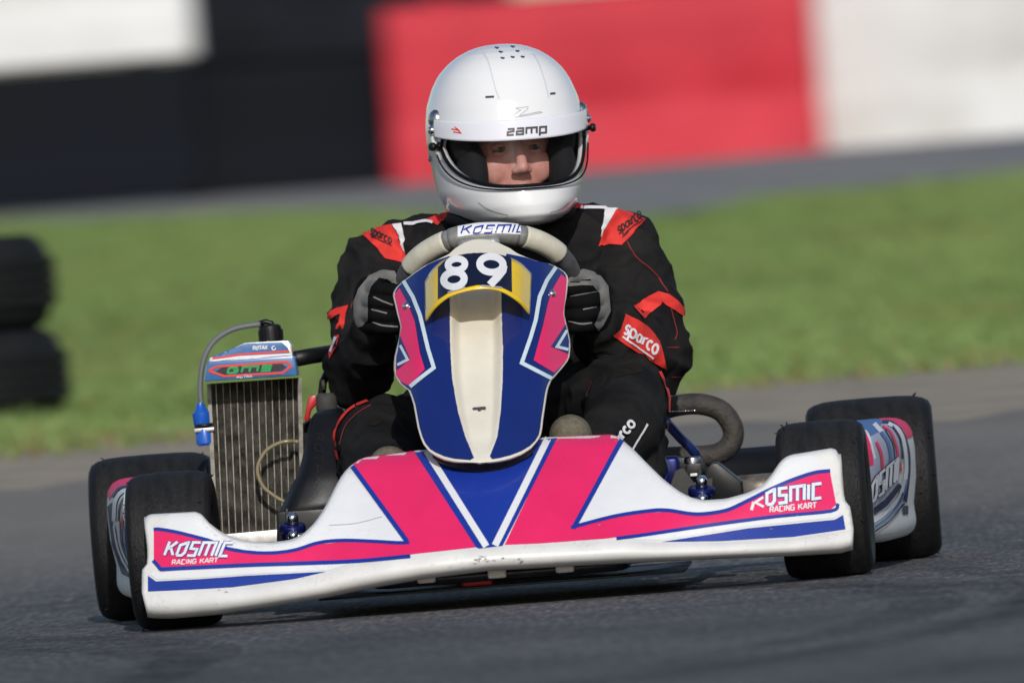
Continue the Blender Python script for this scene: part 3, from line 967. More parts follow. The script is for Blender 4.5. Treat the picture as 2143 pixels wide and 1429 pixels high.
# bumper graphics
up_l = [(322, 1111), (333, 1110), (369, 1116), (421, 1129), (444, 1136), (470, 1149), (519, 1158), (568, 1160), (617, 1154), (666, 1139), (715, 1134), (781, 1136), (833, 1139), (857, 1138)]
lo_l = [(322, 1173), (336, 1187), (389, 1184), (519, 1178), (617, 1175), (748, 1170), (859, 1160), (996, 1145)]
pink_l = up_l + [(736, 972), (745, 964), (759, 956), (820, 948), (868, 942), (996, 1145)] + lo_l[::-1][1:]
decal('pink_sticker', pink_l, BT, 'pink', bumper, 0.0006, 8)
up_r = [(1195, 1107), (1284, 1084), (1353, 1073), (1396, 1071), (1458, 1079), (1519, 1071), (1566, 1050), (1612, 1027), (1658, 1007), (1704, 992), (1737, 988)]
lo_r = [(1750, 1056), (1738, 1066), (1627, 1077), (1504, 1093), (1350, 1116), (1267, 1127), (1129, 1137), (1056, 1140)]
pink_r = [(1165, 912), (1267, 907), (1288, 908), (1299, 918)] + up_r + lo_r
decal('pink_sticker', pink_r, BT, 'pink', bumper, 0.0006, 8)
decal('blue_sticker', [(868, 947), (996, 1145), (1003, 1148), (1052, 1142), (1166, 917), (1010, 933)], BT, 'blue', bumper, 0.0009, 8)
stroke('white_stripe', [(893, 945), (1018, 1144)], 14, BT, 'white_sticker', bumper, 0.0014, taper=lambda t: 1.0)
stroke('white_stripe', [(1147, 918), (1036, 1142)], 14, BT, 'white_sticker', bumper, 0.0014)
stroke('blue_stripe', [(735, 973), (852, 1133)], 10, BT, 'blue', bumper, 0.0014)
stroke('blue_stripe', [(p[0], p[1] - 3) for p in up_l], 7, BT, 'blue', bumper, 0.0012, curve=True)
stroke('blue_stripe', [(1301, 921), (1200, 1106)], 10, BT, 'blue', bumper, 0.0014)
stroke('blue_stripe', [(p[0], p[1] - 3) for p in up_r], 7.5, BT, 'blue', bumper, 0.0012, curve=True)
stroke('blue_stripe', [(p[0], p[1] + 4) for p in lo_l[1:7]], 8, BT, 'blue', bumper, 0.0012, curve=True)
stroke('blue_stripe', [(321, 1172), (338, 1192)], 8, BT, 'blue', bumper, 0.0013)
stroke('blue_stripe', [(1754, 1054), (1738, 1069), (1627, 1080), (1504, 1096), (1350, 1119), (1290, 1127)], 7, BT, 'blue', bumper, 0.0012, curve=True)
decal('blue_sticker', [(310, 1204), (327, 1216), (421, 1211), (519, 1204), (600, 1200), (683, 1196), (617, 1211), (487, 1228), (400, 1233), (310, 1237)], BT, 'blue', bumper, 0.001, 6)
decal('blue_sticker', [(1385, 1134), (1566, 1105), (1747, 1087), (1764, 1077), (1769, 1107), (1658, 1123), (1504, 1132)], BT, 'blue', bumper, 0.001, 6)
decal('white_sticker', [(322, 1194), (336, 1199), (389, 1194), (519, 1188), (617, 1185), (735, 1180), (690, 1193), (600, 1197), (519, 1201), (421, 1208), (329, 1212), (312, 1200)], BT, 'white_sticker', bumper, 0.0008, 6)
decal('white_sticker', [(1310, 1129), (1350, 1123), (1504, 1100), (1627, 1084), (1740, 1073), (1757, 1058), (1761, 1073), (1745, 1083), (1566, 1101), (1385, 1130)], BT, 'white_sticker', bumper, 0.0008, 6)
decal('white_sticker', [(356, 1076), (408, 1074), (424, 1084), (440, 1103), (466, 1122), (500, 1135), (568, 1141), (620, 1132), (650, 1113), (680, 1072), (705, 1024), (730, 984), (846, 1134), (781, 1131), (715, 1129), (666, 1133), (617, 1148), (568, 1154), (519, 1152), (470, 1142), (440, 1128), (369, 1110), (345, 1105), (350, 1088)], BT, 'white_sticker', bumper, 0.0005, 8)
decal('white_sticker', [(1303, 928), (1350, 972), (1388, 1010), (1425, 1036), (1473, 1053), (1519, 1050), (1566, 1038), (1600, 1020), (1622, 994), (1636, 970), (1655, 958), (1700, 953), (1716, 966), (1716, 976), (1738, 982), (1704, 986), (1658, 1001), (1612, 1020), (1566, 1043), (1519, 1065), (1458, 1073), (1396, 1065), (1353, 1067), (1284, 1078), (1207, 1100)], BT, 'white_sticker', bumper, 0.0005, 8)
# crease across the hump stickers
stroke('sticker_fold', [(690, 1100), (745, 1096), (800, 1082)], 1.0, BT, 'sticker_fold', bumper, 0.0022, curve=True)
def kosmic(org, xv, yv, fit, w, tree, parent, mw='white_sticker', mo='navy', off=0.0018, txt='KOSMIC'):
    if mo: lettering('lettering_outline', txt, (org[0], org[1]), xv, yv, w + 3.2, tree, mo, parent, off, fit)
    lettering('lettering', txt, org, xv, yv, w, tree, mw, parent, off + 0.0006, fit)
kosmic((343, 1161.5), (30, 0.5), (11, -28), 138, 5.6, BT, bumper, mo='blue')
lettering('lettering', 'RACING KART', (360, 1181), (10, -0.5), (1.6, -9), 2.0, BT, 'white_sticker', bumper, 0.002, 97)
kosmic((1601, 1057), (30, -3.9), (0.5, -31), 122, 6.6, BT, bumper, mo='blue', txt='OSMIC')
stroke('lettering', [(1572, 1068), (1577, 1051)], 6, BT, 'white_sticker', bumper, 0.002)
stroke('lettering', [(1597, 1041), (1580, 1052), (1598, 1061)], 5, BT, 'white_sticker', bumper, 0.0021)
lettering('lettering', 'RACING KART', (1610, 1072), (10, -1.0), (0.4, -11), 2.4, BT, 'white_sticker', bumper, 0.002, 99)
# support lugs under the lip
for px_, py_ in ((892, 1212), (1040, 1202), (1182, 1190)):
    p = P(px_, py_ - 7, -0.27)
    MB().box(p, (0.030, 0.03, 0.022), bev=0.004).build('lug', 'white_plastic', bumper)
# scuff on the lip
sb_ = MB()
for k in range(30):
    if k < 18: x, y = random.gauss(1020, 28), random.gauss(1171, 3)
    else:
        x = random.uniform(330, 1760); y = ips(x, Mc) + random.uniform(6, 38) * (1 if random.random() < 0.7 else -2.5)
    a = random.uniform(-0.5, 0.3); L_ = random.uniform(2, 9)
    v, f = ribbon([(x, y), (x + L_ * math.cos(a), y + L_ * math.sin(a))], random.uniform(0.5, 1.6), BT, 0.0026, False, 4.0)
    sb_.add(v, f)
face_cam(obj('scuff', sb_.v, sb_.f, 'scuff', bumper))['kind'] = 'stuff'

# ---- nose panel (steering fairing)
SL = [(500, 1000), (503, 985), (510, 968), (520, 952), (532, 939), (545, 912), (555, 890), (572, 865), (588, 844), (600, 830), (611, 823), (619, 822), (657, 831), (683, 838), (706, 835), (747, 825), (770, 824), (785, 826), (802, 836), (817, 855), (830, 860), (846, 865), (895, 874), (915, 880), (929, 886), (942, 896), (951, 909), (959, 928), (964, 948), (967, 975), (968, 1000)]
SR = [(500, 1008), (503, 1028), (509, 1045), (520, 1068), (530, 1082), (540, 1105), (547, 1125), (552, 1150), (562, 1172), (570, 1183), (577, 1188), (585, 1190), (619, 1186), (640, 1182), (657, 1181), (687, 1188), (710, 1193), (725, 1194), (747, 1192), (757, 1187), (770, 1177), (796, 1154), (810, 1148), (823, 1145), (876, 1137), (895, 1135), (910, 1132), (922, 1125), (936, 1113), (948, 1094), (957, 1070), (963, 1045), (967, 1020), (968, 1006)]
YN = [(495, 0.205), (540, 0.145), (600, 0.075), (700, -0.02), (800, -0.105), (900, -0.185), (968, -0.232)]
XN = 1005.0
def nose_y(px, py):
    d = abs(px - XN)
    y = ips(py, YN) + 0.085 * (min(d, 190) / 185) ** 2
    w = ip(py, [600, 725, 800, 861, 914, 955, 968], [55, 56, 52, 45, 33, 15, 10])
    dep = ip(py, [535, 560, 600, 640, 700, 800, 900, 950, 960], [0.0, 0.045, 0.055, 0.047, 0.034, 0.024, 0.010, 0.001, 0.0])
    xcn = ip(py, [600, 800, 960], [996, 999, 1008])
    dd = abs(px - xcn)
    y += dep * 1.1 * (1 - sm(w * 0.58, w * 0.99, dd))
    y += 0.004 * (1 - sm(w * 0.80, w * 1.10, dd)) * sm(600, 640, py) * (1 - sm(920, 955, py))
    # outer wings bend back a little more
    y += 0.03 * sm(120, 190, d) 
    return y
nv_rows = list(np.concatenate([np.linspace(500, 520, 10), np.linspace(524, 640, 34), np.linspace(644, 940, 80), np.linspace(943, 968, 14)]))
NU = 96
nvs = []
for py in nv_rows:
    xl, xr = ip(py, [p[0] for p in SL], [p[1] for p in SL]), ip(py, [p[0] for p in SR], [p[1] for p in SR])
    for j in range(NU + 1):
        t = j / NU
        u = 0.5 - 0.5 * math.cos(math.pi * t)
        u = 0.35 * u + 0.65 * t
        x = xl + (xr - xl) * u
        nvs.append(P(x, py, nose_y(x, py)))
nose = obj('steering_fairing', nvs, grid_faces(len(nv_rows), NU + 1), 'cream_plastic', kart)
recalc(nose)
if nose.data.polygons[len(nose.data.polygons) // 2].normal.y > 0:
    nose.data.flip_normals()
md = nose.modifiers.new('s', 'SOLIDIFY'); md.thickness = 0.006; md.offset = -1
apply_mods(nose)
nose['label'] = 'upright blue, pink and cream fairing carrying the number plate'
NT = bvh(nose)
def inset(tab, d):
    return [(x + d, y) for y, x in tab]
lft = [(x + 5, y) for y, x in SL if 545 <= y <= 915] + [(891, 928), (901, 940), (912, 947), (930, 955), (950, 960), (984, 963)]
chl = [(992, 958), (973, 914), (958, 861), (946, 793), (942, 725), (941, 640), (941, 560), (941, 537)]
decal('blue_sticker', lft + chl, NT, 'deep_blue', nose, 0.0012, 4)
rgt = [(x - 5, y) for y, x in SR if 535 <= y <= 915] + [(1120, 922), (1109, 933), (1091, 944), (1068, 953), (1044, 959), (1030, 961)]
chr_ = [(1025, 955), (1041, 914), (1048, 861), (1052, 800), (1053, 725), (1050, 640), (1050, 560), (1060, 532)]
decal('blue_sticker', rgt + chr_, NT, 'deep_blue', nose, 0.0012, 4)
decal('pink_sticker', [(827, 618), (838, 604), (852, 630), (869, 672), (874, 702), (880, 740), (890, 774), (858, 808), (840, 799), (830, 784), (830, 760), (838, 706), (842, 684), (836, 657)], NT, 'pink', nose, 0.0018, 5)
decal('pink_sticker', [(1185, 585), (1173, 575), (1152, 611), (1144, 641), (1135, 683), (1116, 755), (1158, 781), (1180, 760), (1187, 748), (1189, 725), (1184, 690), (1177, 657), (1182, 619)], NT, 'pink', nose, 0.0018, 5)
stroke('pale_stripe', [(846, 589), (866, 623), (880, 660), (888, 694), (897, 732), (909, 771), (884, 790), (860, 810)], 8, NT, 'pale_blue', nose, 0.0022)
stroke('pale_stripe', [(1162, 560), (1143, 588), (1128, 623), (1120, 672), (1109, 709), (1091, 761), (1120, 776), (1153, 793)], 8, NT, 'pale_blue', nose, 0.0022)
decal('blue_sticker', [(839, 703), (860, 752), (832, 776), (831, 760)], NT, 'deep_blue', nose, 0.0024, 4)
stroke('pale_stripe', [(840, 724), (856, 754), (834, 765)], 5.5, NT, 'pale_blue', nose, 0.0029)
decal('blue_sticker', [(1182, 680), (1151, 726), (1188, 742), (1189, 715)], NT, 'deep_blue', nose, 0.0024, 4)
stroke('pale_stripe', [(1184, 693), (1163, 727), (1187, 733)], 6, NT, 'pale_blue', nose, 0.0029)
for px_, py_ in ((852, 641), (1154, 615)):
    p = hit(NT, px_, py_, 0.0)
    bo = MB().lathe([(0.0003, -0.010), (0.004, -0.0095), (0.0068, -0.006), (0.0075, 0.0), (0.0075, 0.004)], p, (0, 1, 0), 20).build('bolt', 'chrome', nose)
p = hit(NT, 1003, 855, 0.0)
MB().box(p, (0.022, 0.006, 0.006), bev=0.002).ell(p + Vector((0, -0.003, -0.003)), (0.003, 0.003, 0.003)).build('clip', 'grey_rubber', nose)
# dark rubber skirt along the lower edge
sk = []
skp = cr([(905, 955), (922, 966), (960, 980), (1007, 985), (1060, 978), (1100, 958), (1116, 945)], 8)
for i, q in enumerate(skp):
    t = i / (len(skp) - 1); w_ = 22 * math.sin(math.pi * min(1, max(0, t))) ** 0.5 + 4
    yb = nose_y(q[0], 950) + 0.018
    sk += [P(q[0], q[1] - 26, yb), P(q[0], q[1], yb - 0.002), P(q[0], q[1] + w_ * 0.2, yb + 0.01), P(q[0], q[1] - 10, yb + 0.03)]
recalc(obj('skirt', sk, grid_faces(len(skp), 4), 'black_plastic', nose))

# number plate
pt_top = cr([(888, 589), (908, 560), (939, 539), (992, 530), (1045, 533), (1085, 547), (1113, 573)], 8)
pt_bot = cr([(890, 671), (912, 641), (946, 617), (999, 604), (1045, 607), (1085, 630), (1109, 657)], 8)
npv = []
nr_ = 10
for i in range(len(pt_top)):
    t = i / (len(pt_top) - 1); d = abs(2 * t - 1)
    for j in range(nr_ + 1):
        f = j / nr_
        q = pt_bot[i] * (1 - f) + pt_top[i] * f
        yb = ips(min(q[1], 960), YN) + 0.085 * (abs(q[0] - XN) / 185) ** 2 - 0.012
        pyc = ip(f, [0, 1], [672, 589])     # a band square to the leaning axis
        y0 = ips(pyc, YN) + 0.006
        y = y0 - 0.055 * (1 - d ** 2)
        npv.append(P(q[0], q[1], min(y, yb)))
plate = obj('number_plate', npv, grid_faces(len(pt_top), nr_ + 1), 'yellow', nose)
recalc(plate)
if plate.data.polygons[len(plate.data.polygons) // 2].normal.y > 0: plate.data.flip_normals()
md = plate.modifiers.new('s', 'SOLIDIFY'); md.thickness = 0.0025; md.offset = -1
apply_mods(plate)
PT = bvh(plate)
decal('number_panel', [(917, 560), (917, 627), (946, 609), (999, 597), (1045, 600), (1071, 612), (1070, 538), (1045, 532), (992, 529), (940, 538)], PT, 'navy', nose, 0.0008, 6)
def ring(b, cx, cy, rx, ry, w, tree, off, tilt=0.0):
    pl = []
    for i in range(28):
        a = 2 * math.pi * i / 28
        x, y = rx * math.cos(a), ry * math.sin(a)
        pl.append((cx + x * math.cos(tilt) - y * math.sin(tilt), cy + x * math.sin(tilt) + y * math.cos(tilt)))
    b.add(*ribbon(pl, w, tree, off, True, 3.0))
b = MB()
ring(b, 956, 555, 17.5, 12, 13.5, PT, 0.0016, R(-6)); ring(b, 951, 586, 21, 15.5, 14.5, PT, 0.0017, R(-6))
face_cam(obj('digit', b.v, b.f, 'white_sticker', nose))['label'] = 'white digit 8'
b = MB()
ring(b, 1028, 555, 24, 16.5, 14.5, PT, 0.0016, R(4))
b.add(*ribbon([(1053, 557), (1051, 568), (1040, 582), (1025, 598)], 16, PT, 0.0017, False, 3.0))
face_cam(obj('digit', b.v, b.f, 'white_sticker', nose))['label'] = 'white digit 9'
stroke('small_print', [(938, 613), (974, 603)], 3, PT, 'print_grey', nose, 0.0014)
stroke('small_print', [(1008, 599), (1050, 603)], 3, PT, 'print_grey', nose, 0.0014)

# ---- steering wheel
WC = P(1022, 597, 0.40)
TAU = R(38)
wx = Vector((1, 0, 0)); wy = Vector((0, -math.cos(TAU), math.sin(TAU)))
wn = Vector((0, math.sin(TAU), math.cos(TAU)))
RM, RT = 0.141, 0.0165
def rim_pt(a, rr=RM): return WC + (wx * math.cos(a) + wy * math.sin(a)) * rr
swheel = empty('steering_wheel', WC); swheel.parent = kart
def rimseg(name, a0, a1, m, r=RT, n=20, scal=1.0):
    pts = [rim_pt(R(a0 + (a1 - a0) * i / n)) - WC for i in range(n + 1)]
    MB().tube(pts, r, 16).build(name, m, swheel)
rimseg('rim', -32, 212, 'rim_grey', n=70)
rimseg('rim', 212, 328, 'rim_grey', r=0.0145, n=30)
rimseg('grip', 116, 152, 'grip', r=0.0186)
rimseg('grip', 30, 61, 'grip', r=0.0186)
rimseg('grip_sleeve', 61, 116, 'rim_silver', r=0.0176)
for a in (90, 210, 330):
    MB().tube([rim_pt(R(a), 0.02) - WC, rim_pt(R(a), 0.09) - WC, rim_pt(R(a), 0.14) - WC], [0.012, 0.009, 0.009], 10).build('spoke', 'black_plastic', swheel)
MB().lathe([(0.0005, 0.012), (0.028, 0.012), (0.032, 0.006), (0.032, -0.02), (0.02, -0.04), (0.0005, -0.04)], (0, 0, 0), wn, 28).build('hub', 'black_plastic', swheel)
# label on the top of the rim
pts = [rim_pt(R(66 + 46 * i / 18)) for i in range(19)]
lab = MB().tube(pts, 0.0189, 20, cap=True).build('label_sleeve', 'rim_silver', kart)
LT = bvh(lab)
lab.parent = swheel; lab.matrix_parent_inverse = Matrix.Translation(-WC)
def dk(fn, *a, **k):
    o = fn(*a, **k)
    if o: o.matrix_parent_inverse = Matrix.Translation(-WC)
    return o
dk(decal, 'label', [(958, 474), (1000, 467), (1040, 466), (1080, 469), (1110, 477), (1112, 492), (1060, 489), (1000, 489), (958, 496)], LT, 'white_sticker', swheel, 0.0008, 4)
def sunk(o):
    if o: o.matrix_parent_inverse = Matrix.Translation(-WC)
sunk(lettering('lettering', 'KOSMIC', (963, 489), (24, -0.6), (6, -15), 3.0, LT, 'blue', swheel, 0.0016, 138))
# steering column
MB().tube([WC - wn * 0.02, WC - wn * 0.20, P(1015, 1080, -0.02)], 0.010, 12).build('steering_column', 'steel', kart)
# dash / column bracket behind the fairing
MB().box(P(1003, 515, 0.26), (0.07, 0.05, 0.03), bev=0.01).build('lap_timer', 'rim_silver', kart)
MB().tube([P(930, 560, 0.22), P(960, 900, 0.0), P(970, 1100, -0.05)], 0.008, 10).build('fairing_stay', 'steel', kart)
MB().tube([P(1085, 560, 0.22), P(1060, 900, 0.0), P(1050, 1100, -0.05)], 0.008, 10).build('fairing_stay', 'steel', kart)

# ---- chassis
def P3(x, y, z): return Vector((x, y, z))
def pipe(name, pts, r, m, per=6, n=12):
    return MB().tube([Vector(tuple(q)) for q in cr([tuple(p) for p in pts], per)], r, n).build(name, m, kart)
zc = 0.062
pipe('frame_rail', [(-0.17, -0.20, zc), (-0.20, 0.0, zc), (-0.30, 0.25, zc), (-0.32, 0.7, zc), (-0.33, 1.05, zc + 0.02), (-0.30, 1.16, zc + 0.02)], 0.015, 'blue_tube')
pipe('frame_rail', [(0.17, -0.20, zc), (0.20, 0.0, zc), (0.30, 0.25, zc), (0.32, 0.7, zc), (0.33, 1.05, zc + 0.02), (0.30, 1.16, zc + 0.02)], 0.015, 'blue_tube')
pipe('cross_member', [(-0.40, 0.02, zc + 0.01), (-0.2, -0.02, zc), (0.2, -0.02, zc), (0.40, 0.02, zc + 0.01)], 0.015, 'blue_tube')
pipe('cross_member', [(-0.32, 0.62, zc), (0, 0.60, zc), (0.32, 0.62, zc)], 0.015, 'blue_tube')
pipe('cross_member', [(-0.31, 1.15, zc + 0.02), (0, 1.17, zc + 0.02), (0.31, 1.15, zc + 0.02)], 0.015, 'blue_tube')
pipe('bumper_bar', [(-0.20, -0.02, zc - 0.01), (-0.20, -0.20, zc - 0.01), (-0.16, -0.255, zc - 0.01), (0.16, -0.255, zc - 0.01), (0.20, -0.20, zc - 0.01), (0.20, -0.02, zc - 0.01)], 0.010, 'dark_tube')
pipe('bumper_bar', [(-0.22, -0.02, zc + 0.06), (-0.22, -0.17, zc + 0.07), (0.22, -0.17, zc + 0.07), (0.22, -0.02, zc + 0.06)], 0.008, 'dark_tube')
MB().box((0, 0.19, 0.032), (0.60, 0.80, 0.004), bev=0.001).build('floor_tray', 'black_plastic', kart)
MB().box((0.0, -0.19, 0.058), (0.40, 0.05, 0.035), bev=0.01).build('bumper_bracket', 'black_plastic', kart)
MB().box(P(998, 1212, -0.22), (0.05, 0.02, 0.02), bev=0.004).build('tow_tab', 'red_plastic', kart)
MB().tube([(-0.62, 1.05, 0.139), (-0.3, 1.05, 0.139), (0.3, 1.05, 0.139), (0.62, 1.05, 0.139)], 0.020, 16).build('rear_axle', 'dark_tube', kart)
MB().tube([(-0.60, 1.27, 0.16), (0, 1.29, 0.16), (0.60, 1.27, 0.16)], 0.05, 14).build('rear_bumper', 'black_plastic', kart)
# stub axles with anodised clamps
for sx, cpx, cpy in ((-1, 612, 1117), (1, 1468, 1040)):
    base = P(cpx, cpy, -0.03)
    MB().tube([(sx * 0.34, 0.0, 0.115), (sx * 0.56, 0.0, 0.128)], 0.0125, 14).build('stub_axle', 'steel', kart)
    MB().box(P(cpx, cpy + 12, 0.02), (0.034, 0.035, 0.05), bev=0.008).build('kingpin_yoke', 'blue_anod', kart)
    c = P(cpx, cpy - 12, -0.02)
    MB().lathe([(0.010, -0.007), (0.020, -0.007), (0.022, -0.004), (0.022, 0.004), (0.020, 0.007), (0.010, 0.007)], c, (0.1, -0.25, 1), 28, close=True).build('camber_clamp', 'blue_anod', kart)
    MB().lathe([(0.0004, 0.026), (0.006, 0.026), (0.0095, 0.02), (0.0095, 0.006), (0.006, 0.0), (0.006, -0.02)], c, (0.1, -0.25, 1), 18).build('kingpin_bolt', 'chrome', kart)
    MB().ell(P(cpx + 2, cpy + 4, -0.05), (0.0095, 0.0095, 0.0095)).build('rod_end', 'chrome', kart)
    MB().tube([P(cpx, cpy + 5, -0.05), (sx * 0.05, 0.02, 0.11)], 0.006, 10).build('tie_rod', 'steel', kart)
# pedals
for sx in (-1, 1):
    MB().tube([(sx * 0.12, 0.02, zc), (sx * 0.13, -0.03, 0.14), (sx * 0.13, -0.035, 0.21), (sx * 0.19, -0.035, 0.215)], 0.006, 10).build('pedal', 'steel', kart)
# fuel tank between the legs
MB().box((0.0, 0.30, 0.135), (0.20, 0.24, 0.17), bev=0.03).build('fuel_tank', 'grey_rubber', kart)
# seat shell
sv_ = []
for i in range(17):
    t = i / 16
    y = 0.56 + 0.05 * t + 0.42 * t ** 1.6; z = 0.075 + 0.03 * (1 - t) + 0.40 * t ** 2.2
    for j in range(15):
        a = -1 + 2 * j / 14
        sv_.append(Vector((0.02 + 0.19 * math.sin(a * 1.35) / math.sin(1.35) * (1 - 0.18 * t), y - 0.16 * abs(a) ** 2.4 * t, z + 0.14 * abs(a) ** 3 * (1 - 0.55 * t))))
seat = obj('seat', sv_, grid_faces(17, 15), 'black_plastic', kart)
md = seat.modifiers.new('s', 'SOLIDIFY'); md.thickness = 0.006
apply_mods(seat)
# seat stays
pipe('seat_stay', [P(1392, 880, 0.80), P(1420, 912, 0.85), P(1448, 940, 0.88), P(1458, 958, 0.9), P(1462, 985, 0.92)], 0.0085, 'blue_tube')
pipe('seat_stay', [P(700, 930, 0.86), P(670, 985, 0.9), P(650, 1040, 0.92)], 0.0085, 'blue_tube')

# ---- radiator
RY = 0.60
def RP(u, v, y=0.0):
    """u 0..1 across, v 0..1 from bottom up of the radiator core face"""
    tl, tr, bl, br = np.array((437, 803)), np.array((627, 790)), np.array((452, 1120)), np.array((634, 1108))
    q = (tl * (1 - u) + tr * u) * v + (bl * (1 - u) + br * u) * (1 - v)
    return P(q[0], q[1], RY + y + 0.02 * v)
rad = empty('radiator', RP(0.5, 0)); rad.parent = kart
def radp(o):
    if o:
        o.parent = rad; o.matrix_parent_inverse = Matrix.Translation(-RP(0.5, 0))
    return o
rb = []
for y in (0.012, 0.034):
    for u, v in ((0, 0), (1, 0), (1, 1), (0, 1)): rb.append(RP(u, v, y))
radp(obj('core_backing', rb, [(0, 1, 2, 3), (7, 6, 5, 4), (0, 4, 5, 1), (1, 5, 6, 2), (2, 6, 7, 3), (3, 7, 4, 0)], 'fin_dark', None, False))
NT_ = 13
for k in range(NT_ + 1):
    u = k / NT_
    w = 0.0009 if 0 < k < NT_ else 0.0034
    vs = []
    for y in (-0.004, 0.012):
        for du, v in ((-w, -0.01), (w, -0.01), (w, 1.0), (-w, 1.0)):
            vs.append(RP(u, v, y) + Vector((du, 0, 0)))
    radp(obj('cooling_tube', vs, [(0, 1, 2, 3), (0, 4, 5, 1), (1, 5, 6, 2), (2, 6, 7, 3), (3, 7, 4, 0)], 'dirty_alu', None, False))
fb = MB()
NF = 120
for k in range(NT_):
    u0, u1 = k / NT_, (k + 1) / NT_
    vs, fs = [], []
    for i in range(NF * 2 + 1):
        v = i / (NF * 2); du = 0.010
        y = -0.003 if i % 2 == 0 else 0.0005
        vs += [RP(u0 + du, v, y), RP(u1 - du, v, y)]
        if i: fs.append((2 * i - 2, 2 * i - 1, 2 * i + 1, 2 * i))
    fb.add(vs, fs)
fo = radp(fb.build('cooling_fins', 'fin', None, smooth=False)); fo['kind'] = 'stuff'
def slab(name, pts, y0, y1, m, bev=0.004, parent=None):
    """extruded outline given in photo pixels, between two depths"""
    bm = bmesh.new()
    vv = [bm.verts.new(P(x, y, y0)) for x, y in pts]
    f = bm.faces.new(vv)
    e = bmesh.ops.extrude_face_region(bm, geom=[f])
    for v in e['geom']:
        if isinstance(v, bmesh.types.BMVert): v.co.y += (y1 - y0)
    bmesh.ops.recalc_face_normals(bm, faces=bm.faces)
    if bev: bmesh.ops.bevel(bm, geom=bm.edges[:], offset=bev, segments=2, affect='EDGES', profile=0.6)
    me = bpy.data.meshes.new(name); bm.to_mesh(me); bm.free()
    me.materials.append(M[m]); me.polygons.foreach_set('use_smooth', [True] * len(me.polygons))
    o = bpy.data.objects.new(name, me); COL.objects.link(o); sharp(o, 30)
    if parent: o.parent = parent
    return o
tank = radp(slab('top_tank', [(433, 770), (437, 748), (470, 736), (512, 717), (560, 714), (604, 712), (611, 722), (614, 750), (618, 768)], RY + 0.012, RY + 0.07, 'alu'))
tfront = radp(slab('tank_cover', [(427, 798), (432, 762), (436, 757), (610, 744), (618, 748), (623, 786)], RY - 0.065, RY + 0.045, 'mid_blue', 0.003))
TKT, TFT = bvh(tank), bvh(tfront)
radp(decal('tank_sticker', [(441, 748), (472, 736), (513, 719), (560, 716), (590, 715), (603, 728), (608, 742), (520, 747)], TKT, 'mid_blue', None, 0.0008, 6))
radp(stroke('red_stripe', [(444, 751), (500, 742), (606, 735)], 4, TKT, 'red_sticker', None, 0.0014))
radp(stroke('white_stripe', [(444, 755), (500, 747), (610, 741)], 4, TKT, 'white_sticker', None, 0.0014))
radp(lettering('lettering', 'ROTAX', (529, 732), (10, -0.6), (0.5, -7.5), 1.8, TKT, 'white_sticker', None, 0.0016, 31))
radp(stroke('white_mark', arc(573, 728, 4, 4, 0, 300, 10), 2, TKT, 'white_sticker', None, 0.0016))
radp(stroke('red_stripe', [(437, 776), (452, 767), (500, 764), (600, 757), (609, 766), (592, 780), (470, 787), (437, 776)], 4.5, TFT, 'red_sticker', None, 0.0012))
radp(decal('navy_panel', [(452, 777), (464, 769), (590, 761), (600, 768), (588, 776), (468, 784)], TFT, 'navy', None, 0.0008, 6))
radp(lettering('lettering', 'GMS', (474, 781), (30, -2), (3, -11), 4.6, TFT, 'green_sticker', None, 0.0016, 98))
radp(lettering('lettering', 'ROTAX', (495, 791), (8, -0.6), (0.5, -4.5), 1.3, TFT, 'white_sticker', None, 0.0012, 34))
cap0 = P(568, 716, RY + 0.04)
radp(MB().lathe([(0.0195, 0.0), (0.0195, 0.020), (0.0185, 0.027), (0.013, 0.030), (0.0005, 0.030)], cap0, (-0.03, 0, 1), 30).build('cap', 'black_plastic', None, ang=40))
kb = MB()
for k in range(18):
    a = 2 * math.pi * k / 18
    kb.box(cap0 + Vector((math.cos(a) * 0.0197, math.sin(a) * 0.0197, 0.012)), (0.003, 0.003, 0.018), Matrix.Rotation(a, 3, 'Z'))
radp(kb.build('cap_ribs', 'black_plastic', None, smooth=False))
radp(MB().tube([P(572, 690, RY + 0.04), P(568, 676, RY + 0.04), P(556, 673, RY + 0.04), P(540, 678, RY + 0.04)], 0.0048, 10).build('hose_fitting', 'black_plastic', None))
radp(MB().tube([Vector(tuple(P(x, y, RY + 0.03))) for x, y in cr([(545, 678), (510, 683), (480, 692), (450, 712), (430, 742), (421, 780), (419, 820), (422, 852)], 6)], 0.0047, 12).build('overflow_hose', 'hose_grey', None))
radp(MB().lathe([(0.0005, 0), (0.012, 0), (0.0155, 0.004), (0.0155, 0.028), (0.0145, 0.03), (0.0145, 0.036), (0.0155, 0.038), (0.0155, 0.056), (0.009, 0.062), (0.0065, 0.072), (0.0005, 0.072)], P(431, 932, RY + 0.02), (-0.06, 0, 1), 24).build('overflow_filter', 'bright_blue', None, ang=40))
radp(MB().lathe([(0.0162, -0.003), (0.0172, -0.003), (0.0172, 0.003), (0.0162, 0.003)], P(428, 890, RY + 0.02), (-0.06, 0, 1), 24, close=True).build('cable_tie', 'black_plastic', None))
radp(MB().box(P(428, 899, RY + 0.02), (0.036, 0.03, 0.008), bev=0.002).build('filter_bracket', 'alu', None))
radp(MB().tube([P(614, 752, RY + 0.05), P(650, 745, RY + 0.08), P(700, 737, RY + 0.12)], 0.0135, 16).build('water_hose', 'black_plastic', None))
radp(slab('bottom_tank', [(455, 1118), (590, 1106), (640, 1103), (640, 1150), (455, 1160)], RY - 0.01, RY + 0.05, 'alu'))
